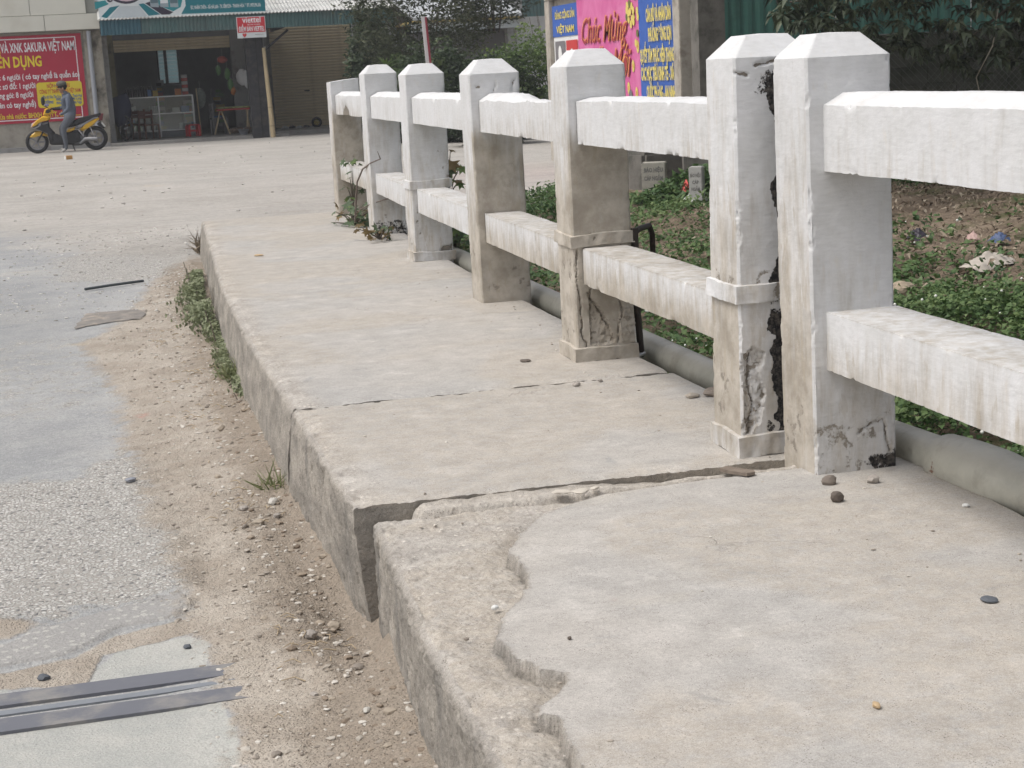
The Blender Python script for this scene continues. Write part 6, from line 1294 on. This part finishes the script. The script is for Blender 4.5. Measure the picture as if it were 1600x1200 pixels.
# verge litter
link('stick', MB().tube([(-.27, 11.2, -.283), (-.08, 11.3, -.280), (.12, 11.42, -.283)], .010, 6).mesh('stick', simple('dark_stick', (.07, .08, .085), .8)), label='long dark strip lying across the road edge', cat='stick')
def rag():
    u, v = np.meshgrid(np.linspace(0, 1, 40), np.linspace(0, 1, 24)); x = -.30+.38*u+.04*v+.03*fb(u, v, 0, 4, 4, 9); y = 9.42+.16*u+.62*v*(1-.35*u)+.09*fb(u, v, 0, 3, 4, 8)+.05*np.sin(u*5)
    z = roadz(x.ravel(), y.ravel()).reshape(x.shape)+.005+.012*np.abs(fb(x*2, y, 0, 5, 4, 4))*np.clip(8*np.minimum(np.minimum(u, 1-u), np.minimum(v, 1-v)), 0, 1)
    return mesh_np('rag', np.stack([x, y, z], -1).reshape(-1, 3), gridF(24, 40), simple('dusty_dark_rag', (.20, .185, .17), .9, .3, 14, dirt=(.38, .33, .27), dscale=9))
link('rag', rag(), label='flattened dusty dark rag on the road edge', cat='rag')
pb = empty('paper_cup', (-.87, 33.9, RZ+.03), R(30), label='small orange drink carton lying on the road before the scooter', cat='carton')
MB().box(-.07, .07, -.04, .04, -.03, .05, b=.006).link('body', simple('orange_carton', (.55, .30, .10), .5), pb); MB().box(-.075, -.07, -.035, .035, -.025, .045).link('end_flap', WS_, pb)
rock('plastic_scrap', (-.05, 5.55, RZ+.010), .020, simple('blue_scrap', (.24, .25, .28), .7), 51, .4, label='small crumpled grey scrap on the chipped road surface', cat='scrap')
OS2 = simple('dull_tan_stone', (.36, .31, .25), .9, .25, 30); DS2 = simple('dull_brown_stone', (.24, .21, .18), .9, .25, 30); PS = simple('pale_stone', (.48, .46, .42), .9, .2, 30)
STL = ['grey stone in the dirt, left one of a trio under the kerb crack', 'tan stone in the dirt beside the grey one under the kerb crack', 'brown stone in the dirt nearest the road under the kerb crack', 'pale stone in the dirt touching the kerb', 'grey stone in the dirt left of the gap between the slabs', 'tan stone at the kerb foot by the gap between the slabs', 'slate lump on the dust above the steel joint strips', 'slate lump at the left edge above the steel joint strips', 'grey stone close to the kerb foot above the gap', 'tan stone in the dirt beside the grass tuft', 'brown stone in the dirt at the bottom edge', 'pale stone at the bottom near the near slab face', 'grey stone in the dirt right of the steel joint strips', 'tan stone in the dirt past the grass tuft', 'brown clod in the dirt beside the near slab corner']
for i, (x, y, s) in enumerate([(.29, 4.93, .016), (.315, 4.72, .018), (.275, 4.70, .013), (.385, 4.98, .022), (.35, 3.72, .020), (.42, 3.84, .017), (.06, 3.78, .010), (-.27, 3.70, .014), (.38, 4.82, .014), (.24, 5.4, .014), (.20, 3.05, .011), (.40, 3.15, .012), (.31, 3.32, .011), (.30, 6.1, .02), (.42, 3.42, .014)]):
    rock('stone', (x, y, float(roadz(np.array([x]), np.array([y]))[0])+s*.3), s, [STONE, OS2, DS2, PS][i % 4] if i not in (6, 7) else SL, 100+i, .6, label=STL[i], cat='stone', group='loose stones on the verge')
# twigs and dry straw
tm = simple('dry_straw', (.40, .32, .22), .9, .2, 10); mb = MB()
for i in range(120):
    c = [(.33, 3.60), (.30, 5.0), (.25, 6.5), (.3, 7.5), (.2, 8.6)][i % 5]; x, y = c[0]+r5.normal(0, .07), c[1]+r5.normal(0, .25); a = r5.uniform(0, 3.14); l_ = r5.uniform(.015, .06); z = float(roadz(np.array([x]), np.array([y]))[0])+.004
    if x < .47: mb.tube([(x, y, z), (x+math.cos(a)*l_*.5, y+math.sin(a)*l_*.5, z+.006), (x+math.cos(a+.3)*l_, y+math.sin(a+.3)*l_, z)], [.0016, .0016, .0008], 4, False)
mb.link('straw', tm, kind='stuff', label='bits of dry straw and twig on the dusty verge', cat='straw')
# weeds at the kerb foot
WEED = mat_leaf('kerb_weed_leaf', [(.10, .115, .07), (.16, .185, .10), (.23, .26, .15), (.31, .33, .21)], .25)
def kerbweed(name, y0, y1, n, hmax, wmax, sz, label, seed):
    r_ = np.random.default_rng(seed); y = r_.uniform(y0, y1, n); k = np.sin(np.pi*(y-y0)/(y1-y0))**.6; x = .44+.06*sstep(8.5, 12, y)-np.abs(r_.normal(0, wmax*.5, n))*k; u = r_.uniform(0, 1, n); hh = hmax*k*(.6+.6*fb(x, y, 0, 2.5, 3, seed))*np.clip(1-(.45-x)/wmax*.4, .2, 1)
    z = RZ+.03+hh*np.sqrt(u); tint = np.clip(.2+.6*u+.3*fb(x, y, z, 3, 3, seed+1)+r_.normal(0, .12, n), 0, 1)
    t = empty(name, (.42, (y0+y1)/2, RZ), label=label, cat='weed'); o = link('foliage', leaves('foliage', np.stack([x, y, z], -1)-np.array(t.location), r_.uniform(.6, 1.3, n)*sz, WEED, .6, .55, .3, tint=tint, seed=seed), t, kind='stuff')
    for i in range(8): yy = y0+(i+.5)*(y1-y0)/8; MB().tube([(.0, yy-t.location.y, 0), (-.03, yy-t.location.y+.03, hmax*.7)], [.004, .002], 4).link('stem', BARK, t)
kerbweed('kerb_weed', 7.9, 11.2, 5200, .24, .13, .026, 'leafy green weed clump growing against the kerb face', 1)
kerbweed('kerb_weed', 6.5, 8.3, 1600, .10, .07, .022, 'low straggly weeds at the kerb foot before the leafy clump', 2)
BLADE = mat_leaf('grass_blade', [(.15, .175, .08), (.24, .27, .13), (.36, .36, .22)], .25)
def tuft(cx0, cy0, cz0, n, h, label, seed, name='grass_tuft', mat=None):
    r_ = np.random.default_rng(seed); t = empty(name, (cx0, cy0, cz0), label=label, cat='grass tuft'); a = r_.uniform(0, 6.28, n); e = r_.uniform(.5, 1.45, n)
    link('blades', leaves('blades', np.stack([r_.normal(0, .012, n), r_.normal(0, .02, n), np.zeros(n)], -1), r_.uniform(.4, 1.1, n)*h, mat or BLADE, .5, .05, .35, dirs=np.stack([np.cos(a)*np.cos(e), np.sin(a)*np.cos(e), np.sin(e)], -1), seed=seed), t, kind='stuff')
tuft(.40, 5.14, -.33, 80, .15, 'small grass tuft at the foot of the kerb near the slab joint', 1); tuft(.42, 7.1, -.28, 110, .14, 'fresh grass tuft at the kerb before the leafy weeds', 2); tuft(.60, 12.85, -.28, 60, .22, 'dry thin grass at the far end of the footway', 3, mat=DRY)
# broad-leaved plants between the far posts
def lobed(name, mat, n=5):
    vs = [(0, 0, 0)]; out = []
    for i in range(n*2+1):
        a = -2.3+4.6*i/(n*2); r_ = (1.0 if i % 2 == 0 else .48)*(1.0 if abs(a) < .3 else .82); out.append((math.cos(a)*r_*.5+.12, math.sin(a)*r_*.5, -.10*r_*r_))
    me = bpy.data.meshes.new(name); me.from_pydata(vs+out, [], [(0, i+1, i+2) for i in range(len(out)-1)]); me.materials.append(mat)
    at = me.attributes.new('tint', 'FLOAT', 'POINT'); at.data.foreach_set('value', [.3+.08*i % .6 for i in range(len(vs+out))]); return me
BROAD = mat_leaf('broad_leaf', [(.045, .075, .035), (.08, .12, .06), (.15, .19, .11)], .25); REDL = mat_leaf('reddish_leaf', [(.10, .06, .025), (.17, .12, .05), (.22, .17, .08)], .25)
LB = [lobed('leaf', BROAD), lobed('leaf', LIGHTM), lobed('leaf', REDL)]
def broad(cx0, cy0, cz0, n, hh, spread, sz, label, seed, kinds=(0, 0, 1, 2)):
    r_ = np.random.default_rng(seed); t = empty('broad_leaf_plant', (cx0, cy0, cz0), label=label, cat='plant')
    for i in range(n):
        a = r_.uniform(0, 6.28); q = Vector((math.cos(a)*spread*r_.uniform(.1, 1), math.sin(a)*spread*1.3*r_.uniform(.1, 1), hh*r_.uniform(.15, 1)))
        if i % 2 == 0: MB().tube([(0, 0, 0), (q.x*.5, q.y*.5, q.z*.7), tuple(q)], [.005, .004, .002], 4).link('stem', BARK, t)
        o = link('leaf', LB[kinds[i % len(kinds)]], t, q); s = sz*r_.uniform(.6, 1.2); o.scale = (s, s, s); o.rotation_euler = (r_.normal(0, .5), r_.uniform(-.1, 1.0), r_.uniform(2.2, 6.0))
broad(1.88, 9.25, -.08, 40, .36, .13, .17, 'broad-leaved green plant growing between the fourth and fifth posts', 1, (0, 0, 1, 0))
broad(1.88, 9.3, .28, 18, .36, .09, .13, 'climbing lobed-leaf plant beside the fifth post', 2, (0, 2, 1))
broad(1.60, 10.20, .0, 22, .10, .16, .12, 'reddish low creeper on the slab before the sixth post', 3, (2, 2, 0))
broad(1.60, 11.35, .0, 40, .16, .20, .13, 'leafy green creeper sprawling at the foot of the last posts', 4, (0, 0, 1, 2)); broad(1.64, 11.6, .1, 16, .36, .07, .09, 'thin vine climbing between the last two posts', 5, (1, 0))
MB().tube([(1.56, 11.0, .05), (1.58, 10.9, .33), (1.60, 10.75, .42), (1.62, 10.5, .47), (1.66, 10.35, .50), (1.64, 10.32, .55)], [.006, .006, .006, .005, .004, .002], 5).tube([(1.57, 11.0, .12), (1.62, 10.6, .2), (1.70, 10.3, .25)], .004, 4).link('dry_vine', simple('grey_vine', (.16, .13, .11), .9), label='bare grey vine stem curling round the sixth post', cat='vine')
# ------------------------------------------------------------------ thin dusty air round the whole place
hz = bpy.data.materials.new('hazy_air'); hz.use_nodes = True; hn = hz.node_tree; hn.nodes.clear()
pv = hn.nodes.new('ShaderNodeVolumePrincipled'); pv.inputs['Color'].default_value = (.93, .94, .96, 1); pv.inputs['Density'].default_value = .0014; pv.inputs['Anisotropy'].default_value = .2
ho = hn.nodes.new('ShaderNodeOutputMaterial'); hn.links.new(pv.outputs[0], ho.inputs['Volume'])
MB().box(-305, 305, -205, 305, -1.9, 7.9).link('haze', hz, kind='stuff')
